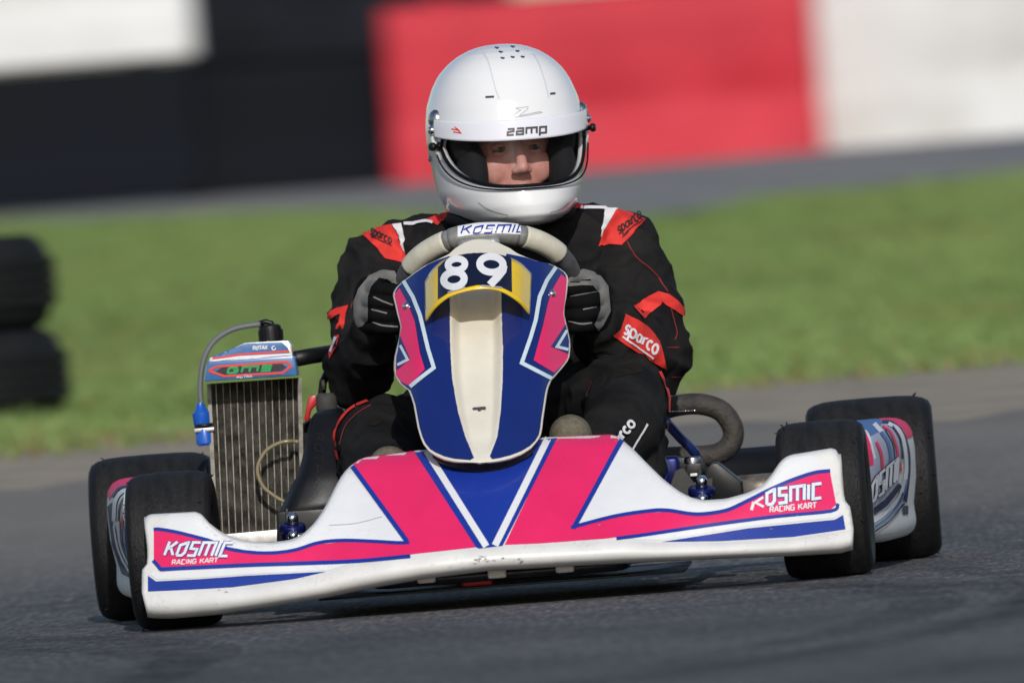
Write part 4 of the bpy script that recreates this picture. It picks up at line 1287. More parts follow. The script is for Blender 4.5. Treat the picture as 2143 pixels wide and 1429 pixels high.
# water hose lower black + clear fuel hose in front of the core
radp(MB().tube([Vector(tuple(P(x, y, RY - 0.05 + (0.02 if x > 610 else 0)))) for x, y in cr([(625, 924), (590, 925), (556, 944), (539, 980), (549, 1015), (572, 1036), (596, 1050)], 6)], 0.0033, 12).build('fuel_hose', 'hose_clear', None))

# ---- intake silencer (black box in front of the engine)
def loft(name, secs, m, parent, n=28, e=0.5):
    """secs: (pxl, pxr, py, yfront, yback) from bottom to top; rounded rectangles"""
    vs = []
    for xl, xr, py, yf, yb in secs:
        a = P(xl, py, (yf + yb) / 2); c = P(xr, py, (yf + yb) / 2)
        mid = (a + c) / 2; hx = (c.x - a.x) / 2; hy = (yb - yf) / 2
        for j in range(n):
            t = 2 * math.pi * j / n
            ct, st = math.cos(t), math.sin(t)
            vs.append(mid + Vector((math.copysign(abs(ct) ** e, ct) * hx, math.copysign(abs(st) ** e, st) * hy, 0)))
    f = grid_faces(len(secs), n, True)
    f.append(tuple(range(n))[::-1]); f.append(tuple((len(secs) - 1) * n + j for j in range(n)))
    return recalc(obj(name, vs, f, m, parent))
sil = loft('intake_silencer', [tuple(q) for q in cr([(582, 740, 1068, 0.30, 0.52), (592, 745, 1050, 0.30, 0.52), (608, 745, 1015, 0.31, 0.52), (622, 742, 990, 0.32, 0.53), (632, 738, 960, 0.34, 0.54), (640, 736, 920, 0.37, 0.55), (648, 732, 885, 0.40, 0.55), (656, 722, 866, 0.42, 0.54), (668, 712, 858, 0.44, 0.52), (680, 700, 856, 0.46, 0.50)], 5)], 'black_plastic', kart)
slab('silencer_base', [(579, 1070), (740, 1060), (740, 1150), (579, 1150)], 0.29, 0.52, 'black_plastic', 0.006, kart)
SLT = bvh(sil)
slab('silencer_rib', [(597, 1064), (603, 1064), (603, 1112), (597, 1112)], 0.283, 0.30, 'black_plastic', 0.001, kart)
lettering('embossed_lettering', 'ROTAX', (660, 905), (0, 22), (16, 0), 1.6, SLT, 'black_emboss', sil, 0.001, 110)
MB().lathe([(0.0005, 0.0), (0.016, 0.0), (0.018, 0.006), (0.018, 0.026), (0.013, 0.032), (0.0005, 0.032)], P(684, 862, 0.58), (0.05, 0, 1), 22).build('intake_trumpet', 'grey_rubber', kart)
slab('ignition_cover', [(636, 880), (645, 830), (662, 826), (664, 845), (650, 858), (646, 882)], 0.62, 0.65, 'red_plastic', 0.003, kart)
slab('engine_block', [(625, 890), (690, 850), (720, 850), (720, 1080), (625, 1080)], 0.66, 0.86, 'black_plastic', 0.012, kart)
MB().tube([P(672, 840, 0.66), P(676, 800, 0.68), P(690, 770, 0.70)], 0.007, 10).build('plug_lead', 'black_plastic', kart)
MB().tube([P(678, 815, 0.64), P(677, 795, 0.64)], 0.0045, 8).build('sensor', 'exhaust', kart)

# ---- exhaust and rear right
pipe('exhaust_pipe', [P(1370, 862, 0.98), P(1420, 848, 0.98), P(1470, 846, 0.98), P(1512, 862, 0.98), P(1534, 898, 0.98), P(1528, 930, 0.98), P(1500, 950, 0.98), P(1450, 955, 0.98), P(1370, 958, 0.98)], 0.0182, 'exhaust', 8, 20)
ex = MB()
for k in range(9):
    p = P(1402 + k * 6.5, 861 - k * 0.3, 0.958)
    ex.tube([p + Vector((-0.003, 0, 0.001)), p + Vector((0.0, -0.003, 0)), p + Vector((0.003, 0, -0.001))], 0.0012, 6)
ex.build('exhaust_spring', 'chrome', kart)
MB().tube([P(1545, 1028, 0.86), P(1640, 1020, 0.86)], 0.027, 20).build('exhaust_muffler', 'rusty', kart)
slab('battery_box', [(1468, 1040), (1476, 985), (1488, 970), (1502, 968), (1552, 1008), (1555, 1045), (1540, 1052)], 0.50, 0.66, 'black_plastic', 0.004, kart)
slab('chain_guard', [(1398, 1030), (1412, 985), (1430, 978), (1452, 1010), (1492, 998), (1490, 1050), (1402, 1050)], 0.46, 0.50, 'grey_rubber', 0.003, kart)
slab('brake_reservoir', [(1432, 1002), (1436, 970), (1468, 968), (1472, 1000)], 0.49, 0.53, 'black_plastic', 0.004, kart)
MB().lathe([(0.0005, 0.012), (0.013, 0.012), (0.014, 0.008), (0.014, 0.0)], P(1449, 970, 0.51), (0.05, 0, 1), 20).build('reservoir_cap', 'steel', kart)
MB().box(P(1452, 993, 0.485), (0.012, 0.003, 0.005), bev=0.001).build('reservoir_mark', 'white_sticker', kart)
slab('engine_cover', [(1395, 955), (1470, 958), (1480, 990), (1395, 1000)], 0.72, 0.80, 'black_plastic', 0.006, kart)
pipe('brake_hose', [P(1390, 1010, 0.4), P(1396, 985, 0.42), P(1388, 960, 0.5), P(1380, 940, 0.6)], 0.005, 'blue_anod')
MB().box(P(1405, 985, 0.60), (0.03, 0.05, 0.05), bev=0.008).build('brake_caliper', 'blue_anod', kart)
pipe('brake_line', [P(1470, 968, 0.52), P(1462, 1000, 0.47), P(1465, 1030, 0.44)], 0.003, 'grey_rubber')

# ---- side pods
def side_pod(sx, label):
    # stations along y: (y, inner x, outer x, zbottom, ztop)
    st = [(0.175, 0.575, 0.592, 0.10, 0.155), (0.185, 0.56, 0.604, 0.08, 0.188), (0.21, 0.55, 0.614, 0.062, 0.210), (0.26, 0.54, 0.625, 0.050, 0.224), (0.34, 0.54, 0.637, 0.045, 0.231), (0.5, 0.54, 0.656, 0.042, 0.238), (0.7, 0.545, 0.677, 0.042, 0.243), (0.80, 0.55, 0.686, 0.042, 0.245), (0.845, 0.56, 0.688, 0.046, 0.241), (0.855, 0.575, 0.684, 0.06, 0.225)]
    st = [tuple(q) for q in cr(st, 6)]
    n = 44
    vs = []
    for y, xi, xo, z0, z1 in st:
        cx, cz, hx, hz = (xi + xo) / 2, (z0 + z1) / 2, (xo - xi) / 2, (z1 - z0) / 2
        for j in range(n):
            t = 2 * math.pi * j / n
            ct, st_ = math.cos(t), math.sin(t)
            x = math.copysign(abs(ct) ** 0.42, ct) * hx; z = math.copysign(abs(st_) ** 0.42, st_) * hz
            # waisted outer face
            if ct > 0: x -= 0.009 * math.exp(-((z / hz + 0.45) / 0.35) ** 2) * ct
            vs.append(Vector((sx * (cx + x) + 0.0, y, cz + z)))
    f = grid_faces(len(st), n, True)
    f.append(tuple(range(n))); f.append(tuple((len(st) - 1) * n + j for j in range(n)))
    o = recalc(obj('side_pod', vs, f, 'pod_plastic', kart))
    o['label'] = label
    return o
podR = side_pod(1, 'white side pod at image right with swirling pink and blue stickers')
podL = side_pod(-1, 'white side pod at image left with swirling pink and blue stickers')
# ---- side pod stickers
PR, PL = bvh(podR), bvh(podL)

for k_, c_ in (('pink', (0.80, 0.022, 0.13)), ('navy', (0.012, 0.016, 0.07)), ('white_sticker', (0.76, 0.77, 0.80)), ('lavender', (0.42, 0.44, 0.58)), ('mid_blue', (0.07, 0.17, 0.42)), ('blue', (0.012, 0.04, 0.33)), ('red_sticker', (0.6, 0.06, 0.05))):
    M['pod_' + k_] = mat('pod_' + k_, c_, 0.55, spec=0.3, var=0.12, vscale=30)
def pod_art(t, par, polys, strokes):
    for m_, off, pts in polys: decal('sticker', pts, t, 'pod_' + m_, par, off, 4, maxedge=0.6)
    for m_, off, w, pts in strokes: stroke('sticker_stripe', pts, w, t, 'pod_' + m_, par, off, curve=True)
pod_art(PR, podR, [
    ('lavender', 0.0008, [(1776, 882), (1812, 870), (1832, 869), (1858, 884), (1880, 915), (1888, 960), (1872, 1012), (1845, 1045), (1822, 1062), (1814, 980), (1798, 905)]),
    ('mid_blue', 0.0011, [(1776, 882), (1812, 870), (1832, 869), (1846, 884), (1838, 905), (1818, 915), (1798, 905)]),
    ('pink', 0.0014, [(1830, 869), (1895, 868), (1907, 876), (1908, 914), (1897, 918), (1885, 895), (1861, 882), (1846, 882)]),
    ('pink', 0.0014, [(1798, 906), (1812, 904), (1822, 935), (1827, 972), (1812, 979)]),
    ('red_sticker', 0.0018, [(1868, 968), (1884, 966), (1886, 985), (1874, 990)]),
    ('navy', 0.0018, [(1826, 1062), (1850, 1045), (1880, 1010), (1886, 1018), (1856, 1056), (1828, 1078)]),
    ('navy', 0.0018, [(1888, 1058), (1899, 1058), (1899, 1076), (1887, 1076)])],
    [('white_sticker', 0.0014, 9, [(1814, 870), (1832, 890), (1845, 905)]), ('white_sticker', 0.0014, 5, [(1802, 903), (1814, 906), (1823, 935), (1830, 960)]),
     ('navy', 0.0022, 6, [(1846, 884), (1866, 886), (1886, 905), (1898, 940), (1900, 985), (1893, 1050)]), ('white_sticker', 0.0024, 8, [(1858, 888), (1878, 900), (1890, 930), (1894, 980), (1888, 1030)]),
     ('mid_blue', 0.0022, 7, [(1842, 905), (1856, 925), (1862, 955), (1858, 985)]), ('pink', 0.0022, 6, [(1832, 925), (1842, 950), (1845, 985)]), ('navy', 0.0023, 2.5, [(1850, 900), (1866, 928), (1870, 965), (1862, 1000)]),
     ('pink', 0.0024, 5, [(1845, 893), (1862, 905), (1874, 935), (1878, 965)]), ('navy', 0.0028, 3, [(1866, 893), (1882, 920), (1886, 960)]),
     ('white_sticker', 0.0024, 5, [(1826, 1092), (1850, 1074), (1878, 1040), (1890, 1005)]), ('mid_blue', 0.0024, 4, [(1828, 1102), (1856, 1082), (1884, 1046), (1897, 1000)]), ('navy', 0.0026, 3, [(1829, 1111), (1862, 1088), (1890, 1052)])])
lettering('lettering_outline', 'OSMI', (1818, 1052), (14, -12), (3, -48), 8.5, PR, 'pod_navy', podR, 0.003, 78)
lettering('lettering', 'OSMI', (1818, 1052), (14, -12), (3, -48), 5.5, PR, 'pod_white_sticker', podR, 0.0036, 78)
pod_art(PL, podL, [
    ('pink', 0.0012, [(221, 1006), (294, 998), (286, 1018), (258, 1018), (242, 1028), (230, 1046), (222, 1028)]),
    ('blue', 0.0014, [(296, 998), (318, 996), (310, 1010), (290, 1022)]),
    ('lavender', 0.0010, [(262, 1030), (285, 1024), (276, 1060), (274, 1110), (284, 1160), (262, 1140), (252, 1080)]),
    ('navy', 0.0014, [(226, 1060), (236, 1050), (236, 1100), (252, 1170), (276, 1210), (256, 1200), (236, 1140)])],
    [('navy', 0.0018, 5, [(236, 1040), (252, 1022), (280, 1018)]), ('white_sticker', 0.002, 8, [(240, 1090), (243, 1050), (256, 1030), (275, 1026)]), ('navy', 0.0022, 3, [(250, 1090), (252, 1060), (264, 1040), (280, 1036)]),
     ('red_sticker', 0.0022, 5, [(256, 1110), (260, 1080), (268, 1060)]), ('white_sticker', 0.0022, 4, [(240, 1100), (250, 1150), (272, 1196)]), ('mid_blue', 0.0024, 4, [(262, 1100), (266, 1150), (284, 1190)]), ('navy', 0.0026, 3, [(254, 1090), (258, 1140), (278, 1188)])])
lettering('lettering', 'OSM', (276, 1092), (1, -14), (-16, -2), 3.0, PL, 'white_sticker', podL, 0.003, 60)


# ================================================================== DRIVER
person = tag(empty('person', (0.0, 0.75, 0.1)), 'driver in black and red racing suit and white helmet, gripping the steering wheel', 'person')
PINV = Matrix.Translation(-Vector((0.0, 0.75, 0.1)))
def pp(o, parent=None):
    if o:
        o.parent = parent or person
        if parent is None: o.matrix_parent_inverse = PINV
    return o

HC = P(1057, 285, 0.66)
HROT = Matrix.Rotation(R(14), 3, 'Z')          # face turned towards image right
def H(v): return HC + HROT @ Vector(v)

# ---- body: one continuous mesh
B = MB()
def cap(a, b, ra, rb): B.capsule(P(*a), P(*b), ra, rb)
# torso
cap((1050, 905, 0.90), (1055, 700, 0.84), 0.155, 0.160)
cap((970, 690, 0.80), (930, 580, 0.77), 0.130, 0.105)
cap((1130, 680, 0.80), (1185, 560, 0.77), 0.130, 0.108)
cap((1050, 700, 0.80), (1055, 575, 0.76), 0.150, 0.12)
# collar and trapezius
cap((1060, 520, 0.77), (1062, 450, 0.74), 0.085, 0.075)
cap((1000, 505, 0.78), (800, 553, 0.76), 0.062, 0.060)
cap((1110, 490, 0.78), (1300, 518, 0.76), 0.063, 0.062)
cap((1010, 488, 0.76), (890, 520, 0.77), 0.050, 0.050)
cap((1120, 476, 0.76), (1230, 495, 0.77), 0.050, 0.052)
# arms
cap((795, 560, 0.75), (768, 660, 0.68), 0.064, 0.061)
cap((768, 660, 0.68), (748, 780, 0.60), 0.061, 0.054)
cap((748, 780, 0.60), (776, 715, 0.47), 0.054, 0.042)
cap((776, 715, 0.47), (778, 690, 0.43), 0.038, 0.034)
cap((1303, 527, 0.75), (1340, 640, 0.68), 0.064, 0.069)
cap((1340, 640, 0.68), (1368, 755, 0.60), 0.069, 0.060)
cap((1368, 755, 0.60), (1275, 705, 0.47), 0.058, 0.045)
cap((1275, 705, 0.47), (1248, 680, 0.43), 0.040, 0.034)
cap((1345, 720, 0.58), (1300, 690, 0.50), 0.052, 0.046)
# legs
cap((1140, 900, 0.82), (1308, 832, 0.40), 0.100, 0.070)
cap((1308, 832, 0.40), (1302, 900, 0.24), 0.068, 0.066)
cap((1302, 900, 0.24), (1225, 985, 0.05), 0.066, 0.048)
cap((1316, 870, 0.38), (1322, 985, 0.26), 0.064, 0.056)
cap((1225, 985, 0.05), (1205, 1000, 0.03), 0.048, 0.044)
cap((955, 915, 0.82), (788, 926, 0.40), 0.100, 0.068)
cap((788, 926, 0.40), (795, 980, 0.24), 0.066, 0.064)
cap((795, 980, 0.24), (840, 1040, 0.05), 0.064, 0.047)
cap((782, 950, 0.38), (776, 1050, 0.26), 0.062, 0.055)
# neck and head (inside the helmet)
B.capsule(P(1060, 470, 0.75), H((0, 0.02, -0.07)), 0.062, 0.058)
B.ell(H((0, 0.000, -0.015)), (0.074, 0.098, 0.116), HROT, 28, 20)
B.ell(H((0, -0.032, -0.080)), (0.052, 0.062, 0.062), HROT, 24, 16)          # jaw
B.ell(H((0, -0.082, 0.006)), (0.050, 0.024, 0.016), HROT)                    # brow
B.capsule(H((0, -0.098, -0.014)), H((0, -0.118, -0.056)), 0.0075, 0.0105)   # nose
B.ell(H((0.011, -0.108, -0.061)), (0.0085, 0.011, 0.007), HROT)
B.ell(H((-0.011, -0.108, -0.061)), (0.0085, 0.011, 0.007), HROT)
for sx in (-1, 1):
    B.ell(H((sx * 0.034, -0.072, -0.055)), (0.028, 0.018, 0.030), HROT)      # cheek
B.ell(H((0, -0.093, -0.085)), (0.022, 0.009, 0.006), HROT)                   # lips
B.ell(H((0, -0.091, -0.095)), (0.019, 0.010, 0.006), HROT)
B.ell(H((0, -0.084, -0.120)), (0.022, 0.018, 0.016), HROT)                   # chin
body = obj('body', B.v, B.f, None, None)
remesh(body, 0.0036, 6, 0.5)
me = body.data
me.materials.clear()
me.materials.append(M['suit']); me.materials.append(M['skin'])
n_ = len(me.vertices)
co = np.zeros(n_ * 3); me.vertices.foreach_get('co', co); co = co.reshape(-1, 3)
no = np.zeros(n_ * 3); me.vertices.foreach_get('normal', no); no = no.reshape(-1, 3)
HI = HROT.transposed()
hl = (co - np.array(HC)) @ np.array(HI).T
neckz = -0.135
is_head = (hl[:, 2] > neckz) & (np.abs(hl[:, 0]) < 0.10) & (np.abs(hl[:, 1]) < 0.13)
# eye sockets
for sx in (-1, 1):
    g = np.exp(-(((hl[:, 0] - sx * 0.030) / 0.014) ** 2 + ((hl[:, 2] + 0.023) / 0.010) ** 2)) * (hl[:, 1] < -0.03) * is_head
    co -= no * (g * 0.009)[:, None]
    g = np.exp(-(((hl[:, 0] - sx * 0.024) / 0.010) ** 2 + ((hl[:, 2] + 0.078) / 0.012) ** 2)) * (hl[:, 1] < -0.03) * is_head
    co -= no * (g * 0.002)[:, None]
# cloth folds: broad soft folds, then sharper creases that gather at the joints
joints = [(P(748, 780, 0.60), 0.13), (P(1368, 755, 0.60), 0.14), (P(795, 560, 0.75), 0.11), (P(1303, 527, 0.75), 0.11), (P(1308, 832, 0.40), 0.12), (P(788, 926, 0.40), 0.12), (P(1190, 600, 0.72), 0.13), (P(900, 600, 0.72), 0.13)]
for i in range(n_):
    if is_head[i]: continue
    v = Vector(co[i])
    wj = 0.0
    for jp, jr in joints:
        wj += math.exp(-((v - jp).length / jr) ** 2)
    wj = min(1.0, wj)
    q = Vector((v.x * 7 + v.z * 3, v.y * 6, v.z * 8 - v.x * 3))
    a = noise.noise(q)
    rdg = 1 - abs(noise.noise(Vector((v.x * 9 - v.z * 6 + 4, v.y * 9 + v.z * 4, v.z * 16 + v.x * 9)))) * 2.2
    rd2 = 1 - abs(noise.noise(Vector((v.x * 18 + v.z * 16 + 1, v.y * 18, v.z * 22 - v.x * 14)))) * 2.2
    dsp = 0.0032 * a + (0.003 + 0.0105 * wj) * (max(0.0, rdg) ** 1.5 - 0.35) + 0.0032 * (0.4 + wj) * (max(0.0, rd2) - 0.4)
    co[i] += no[i] * dsp
me.vertices.foreach_set('co', co.ravel())
mi = []
for p in me.polygons:
    mi.append(1 if all(is_head[k] for k in p.vertices) else 0)
me.polygons.foreach_set('material_index', mi)
me.update()
pp(body)
BD = bvh(body)

for sx in (-1, 1):
    e = MB().ell(H((sx * 0.030, -0.0775, -0.0235)), (0.0118, 0.0118, 0.0118), HROT, 20, 14).build('eye', 'shaded_eye_white')
    pp(e, body)
    pp(MB().ell(H((sx * 0.030 + 0.0005, -0.0867, -0.0240)), (0.0052, 0.0035, 0.0052), HROT, 16, 10).build('iris', 'iris'), body)
    # eyelids: upper lid as a thin shell over the eyeball
    pp(MB().ell(H((sx * 0.030, -0.0767, -0.0195)), (0.0140, 0.0132, 0.0098), HROT @ Matrix.Rotation(R(-14), 3, 'X'), 20, 12).build('eyelid', 'skin'), body)
    pp(MB().ell(H((sx * 0.030, -0.0767, -0.0300)), (0.0140, 0.0128, 0.0080), HROT, 20, 12).build('eyelid', 'skin'), body)
    ls = [H((sx * (0.019 + 0.022 * k / 6), -0.0895 + 0.007 * (abs(k - 2.5) / 3.5) ** 2, -0.0215 + 0.0022 * math.sin(math.pi * k / 6))) for k in range(7)]
    pp(MB().tube(ls, [0.0006, 0.0011, 0.0013, 0.0013, 0.0012, 0.001, 0.0005], 6).build('eyelash', 'iris'), body)
    br = []
    for k in range(9):
        t = k / 8
        br.append(H((sx * (0.014 + 0.036 * t), -0.1025 + 0.018 * t * t, -0.004 + 0.006 * math.sin(t * 2.2))))
    pp(MB().tube(br, [0.0022, 0.003, 0.0034, 0.0034, 0.0033, 0.003, 0.0026, 0.002, 0.001], 8).build('eyebrow', 'brow'), body)

# ---- suit panels, print and stitching
def pd(name, pts, m, off=0.0032, res=3, curve=False): return pp(decal(name, pts, BD, m, None, off, res, curve), body)
def ps(name, pl, w, m, off=0.0042, curve=True): return pp(stroke(name, pl, w, BD, m, None, off, curve=curve), body)
def pl_(name, txt, org, xv, yv, w, m, off=0.0056, fit=None): return pp(lettering(name, txt, org, xv, yv, w, BD, m, None, off, fit), body)
pd('red_panel', [(757, 490), (785, 478), (818, 472), (836, 505), (852, 535), (844, 551), (805, 543), (789, 521)], 'suit_red')
pd('white_panel', [(820, 473), (840, 470), (845, 500), (851, 531), (836, 503)], 'suit_white', 0.004, 3)
pd('red_panel', [(893, 462), (915, 452), (945, 445), (930, 462), (917, 475)], 'suit_red')
ps('white_piping', [(846, 471), (870, 469), (893, 466), (905, 470)], 6, 'suit_white')
pd('red_panel', [(1190, 425), (1210, 428), (1228, 434), (1205, 440), (1188, 450)], 'suit_red')
ps('white_piping', [(1213, 438), (1240, 437), (1272, 438)], 6, 'suit_white')
pd('white_panel', [(1268, 436), (1292, 440), (1275, 470), (1257, 500), (1262, 470)], 'suit_white', 0.004, 3)
pd('red_panel', [(1291, 440), (1326, 450), (1349, 461), (1325, 488), (1300, 514), (1276, 510), (1252, 518), (1262, 492), (1275, 470)], 'suit_red')
pl_('lettering', 'sparco', (1294, 493), (11.5, -8.5), (-5, -19), 3.0, 'suit_thread', fit=60)
ps('lettering_rule', [(1301, 497), (1344, 462)], 2.0, 'suit_thread', 0.0056, False)
pl_('lettering', 'sparco', (776, 494), (12, 4.8), (5, -17), 2.8, 'suit_thread', fit=46)
ps('lettering_rule', [(779, 500), (818, 516)], 2.0, 'suit_thread', 0.0056, False)
pd('red_panel', [(1324, 643), (1350, 627), (1377, 612), (1397, 616), (1414, 629), (1429, 644), (1434, 668), (1412, 650), (1385, 635), (1366, 652), (1346, 668)], 'suit_red')
pd('red_panel', [(1307, 659), (1330, 668), (1352, 683), (1368, 700), (1378, 716), (1387, 745), (1393, 771), (1360, 754), (1326, 734), (1300, 716), (1281, 702), (1296, 688)], 'suit_red')
pl_('lettering', 'sparco', (1300, 696), (12, 8), (10, -23), 4.6, 'suit_white', fit=84)
ps('lettering_rule', [(1299, 705), (1330, 727), (1363, 748)], 3, 'suit_white', 0.0056, False)
pd('red_panel', [(687, 668), (690, 655), (710, 645), (731, 640), (726, 656), (706, 662)], 'suit_red')
ps('red_panel', [(719, 655), (712, 690)], 12, 'suit_red', 0.0036, False)
pd('red_panel', [(690, 738), (703, 704), (713, 700), (706, 728), (692, 752)], 'suit_red')
ps('lettering', [(696, 738), (707, 707)], 5, 'suit_white', 0.0052, False)
ps('red_piping', [(770, 842), (745, 852), (727, 866), (713, 884), (704, 906), (705, 930), (711, 960)], 5, 'suit_red')
ps('red_piping', [(1378, 780), (1389, 806), (1397, 835), (1397, 866), (1394, 900)], 5, 'suit_red')
for pl in ([(1312, 505), (1324, 528), (1338, 545), (1360, 563), (1380, 585), (1397, 610)], [(1400, 630), (1408, 665), (1416, 695), (1412, 712)], [(1395, 728), (1420, 727)], [(1404, 788), (1428, 788)], [(790, 580), (760, 600), (742, 625), (735, 645)], [(1228, 830), (1240, 798)], [(776, 848), (745, 868), (722, 895), (712, 930)]):
    ps('seam', pl, 1.5, 'red_thread', 0.0016)
pd('dust_mark', [(768, 878), (790, 868), (800, 882), (786, 892), (772, 890)], 'pant_dirt', 0.0012, 5, True)
pd('dust_mark', [(1290, 768), (1330, 762), (1345, 778), (1310, 785), (1280, 790)], 'pant_dirt', 0.0012, 5, True)
pl_('lettering', 'arco', (1289, 935), (16, -20), (-15, -13), 5.0, 'suit_white', fit=60)
ps('lettering_rule', [(1318, 942), (1350, 889)], 4, 'suit_white', 0.0056, False)

# ---- shoes
for tag_, heel, toe, top in (('r', (1205, 1010, 0.05), (1194, 912, -0.012), 0), ('l', (838, 1060, 0.05), (815, 978, -0.012), 0)):
    s = MB()
    s.capsule(P(*heel), P(toe[0], toe[1], 0.015), 0.036, 0.036)
    s.capsule(P(heel[0], heel[1], 0.02), P(*toe), 0.033, 0.034)
    s.capsule(P(heel[0], heel[1] - 10, 0.06), P(heel[0] + (15 if tag_ == 'r' else -10), heel[1] - 15, 0.08), 0.038, 0.045)
    so = obj('shoe', s.v, s.f, 'shoe', None)
    remesh(so, 0.004, 4)
    so.data.materials.clear(); so.data.materials.append(M['shoe'])
    pp(so)

# ---- gloves
def glove(side):
    s = MB()
    X = (lambda x: x) if side < 0 else (lambda x: 2020 - x)
    dy = 0 if side < 0 else -2
    q = lambda x, y, d: P(X(x), y + dy, d)
    ys = (606, 633, 660, 685)
    for i, y in enumerate(ys):
        rr = (0.0118, 0.0122, 0.0118, 0.0105)[i]
        kx = (778, 770, 768, 774)[i]
        tx = (846, 850, 848, 842)[i]
        s.capsule(q(kx, y - 3, 0.392), q(kx + 18, y - 1, 0.352), rr + 0.0012, rr + 0.0006)
        s.capsule(q(kx + 18, y - 1, 0.352), q(kx + 46, y + 2, 0.346), rr + 0.0006, rr)
        s.capsule(q(kx + 46, y + 2, 0.346), q(tx, y + 6, 0.368), rr, rr - 0.0016)
    s.ell(q(770, 645, 0.415), (0.026, 0.034, 0.050))
    s.ell(q(772, 620, 0.41), (0.025, 0.03, 0.034))
    s.ell(q(776, 672, 0.42), (0.024, 0.03, 0.034))
    s.capsule(q(768, 612, 0.42), q(788, 585, 0.405), 0.016, 0.014)
    s.capsule(q(788, 585, 0.405), q(818, 578, 0.388), 0.014, 0.0125)
    s.capsule(q(818, 578, 0.388), q(842, 588, 0.375), 0.0125, 0.0105)
    s.capsule(q(774, 680, 0.43), q(776, 722, 0.475), 0.030, 0.037)
    o = obj('glove', s.v, s.f, None, None)
    remesh(o, 0.0021, 3)
    o.data.materials.clear(); o.data.materials.append(M['glove'])
    pp(o)
    o['label'] = 'black glove with grey edging gripping the %s of the steering wheel' % ('image-left side' if side < 0 else 'image-right side')
    t = bvh(o)
    return o, t
gl, glt = glove(-1)
gr, grt = glove(1)
pp(decal('grey_trim', [(749, 685), (741, 668), (741, 631), (751, 604), (773, 577), (801, 565), (826, 568), (838, 590), (828, 596), (812, 584), (794, 581), (778, 600), (771, 621), (771, 668), (760, 682)], glt, 'glove_grey', None, 0.0012, 4, maxedge=0.03), gl)
pp(decal('grey_trim', [(1186, 600), (1190, 582), (1219, 563), (1252, 572), (1272, 599), (1277, 651), (1262, 680), (1252, 692), (1243, 680), (1256, 647), (1254, 614), (1240, 598), (1219, 597)], grt, 'glove_grey', None, 0.0012, 4, maxedge=0.03), gr)
for tree, par, lines in ((glt, gl, [[(782, 622), (800, 630), (822, 638)], [(780, 674), (800, 681), (832, 684)], [(778, 648), (810, 656)]]), (grt, gr, [[(1194, 620), (1225, 614), (1250, 610)], [(1190, 672), (1215, 678), (1238, 676)], [(1220, 648), (1248, 642)]])):
    for l_ in lines:
        pp(stroke('finger_seam', l_, 3.0, tree, 'glove_grey', None, 0.001, curve=True), par)

# ================================================================== HELMET
hp = [93, 93.6, 95, 98, 102, 112, 128, 150, 176, 214, 253, 298, 350, 398, 433, 455, 470, 479, 482]
hw = [0, .014, .026, .038, .049, .067, .086, .103, .115, .126, .1305, .1305, .1255, .1195, .107, .088, .062, .036, 0]
hf = [0, .016, .030, .044, .057, .078, .099, .117, .130, .145, .1535, .157, .165, .178, .183, .180, .164, .115, 0]
hb = [0, .016, .030, .046, .060, .084, .108, .128, .142, .154, .157, .151, .136, .120, .104, .088, .062, .040, 0]
hz = [(285 - p) / 1238.0 for p in hp]
def hsm(z, tab):
    d = 0.006 if -0.13 < z < 0.13 else 0.0
    zz = hz[::-1]; tt = tab[::-1]
    return (ip(z - d, zz, tt) + 2 * ip(z, zz, tt) + ip(z + d, zz, tt)) / 4
def hsurf(phi, z, off=0.0):
    w, f, b_ = hsm(z, hw), hsm(z, hf), hsm(z, hb)
    s, c = math.sin(phi), math.cos(phi)
    # superellipse, a little square at the cheeks
    e = 0.93
    x = math.copysign(abs(s) ** e, s) * w
    y = -math.copysign(abs(c) ** e, c) * (f if c > 0 else b_)
    # chin bar comes to a blunt point
    if c > 0 and z < -0.06: y -= 0.005 * (1 - sm(-0.10, -0.06, z)) * c ** 4
    v = Vector((x, y, z))
    if off:
        nrm = Vector((x / max(1e-3, w) ** 2, y / max(1e-3, f if c > 0 else b_) ** 2, 0.0))
        # vertical slope
        dz = 0.004
        w2, w0 = hsm(z + dz, hw), hsm(z - dz, hw)
        nrm = nrm.normalized(); nrm.z = -(w2 - w0) / (2 * dz)
        v += nrm.normalized() * off
    return v
PM = R(71)
def zpy(py): return (285 - py) / 1238.0
def port(phi):
    a = min(1.0, abs(phi) / PM)
    bot = zpy(301 + 92 * (1 - a ** 2.6) ** 0.62)
    top = zpy(301 - 40 * (1 - a ** 4.0) ** 0.5)
    return top, bot
helmet = pp(empty('helmet', (0, 0, 0)))
helmet.matrix_parent_inverse = PINV
helmet['label'] = 'white full-face helmet with clear visor and white visor strip'
def hp_(o):
    if o:
        o.parent = helmet
    return o
NPH = 160
phis = [-math.pi + 2 * math.pi * i / NPH for i in range(NPH)]
phis = sorted(set(phis + [-PM, PM] + [PM * k for k in (0.9, 0.95, 0.98, -0.9, -0.95, -0.98)]))
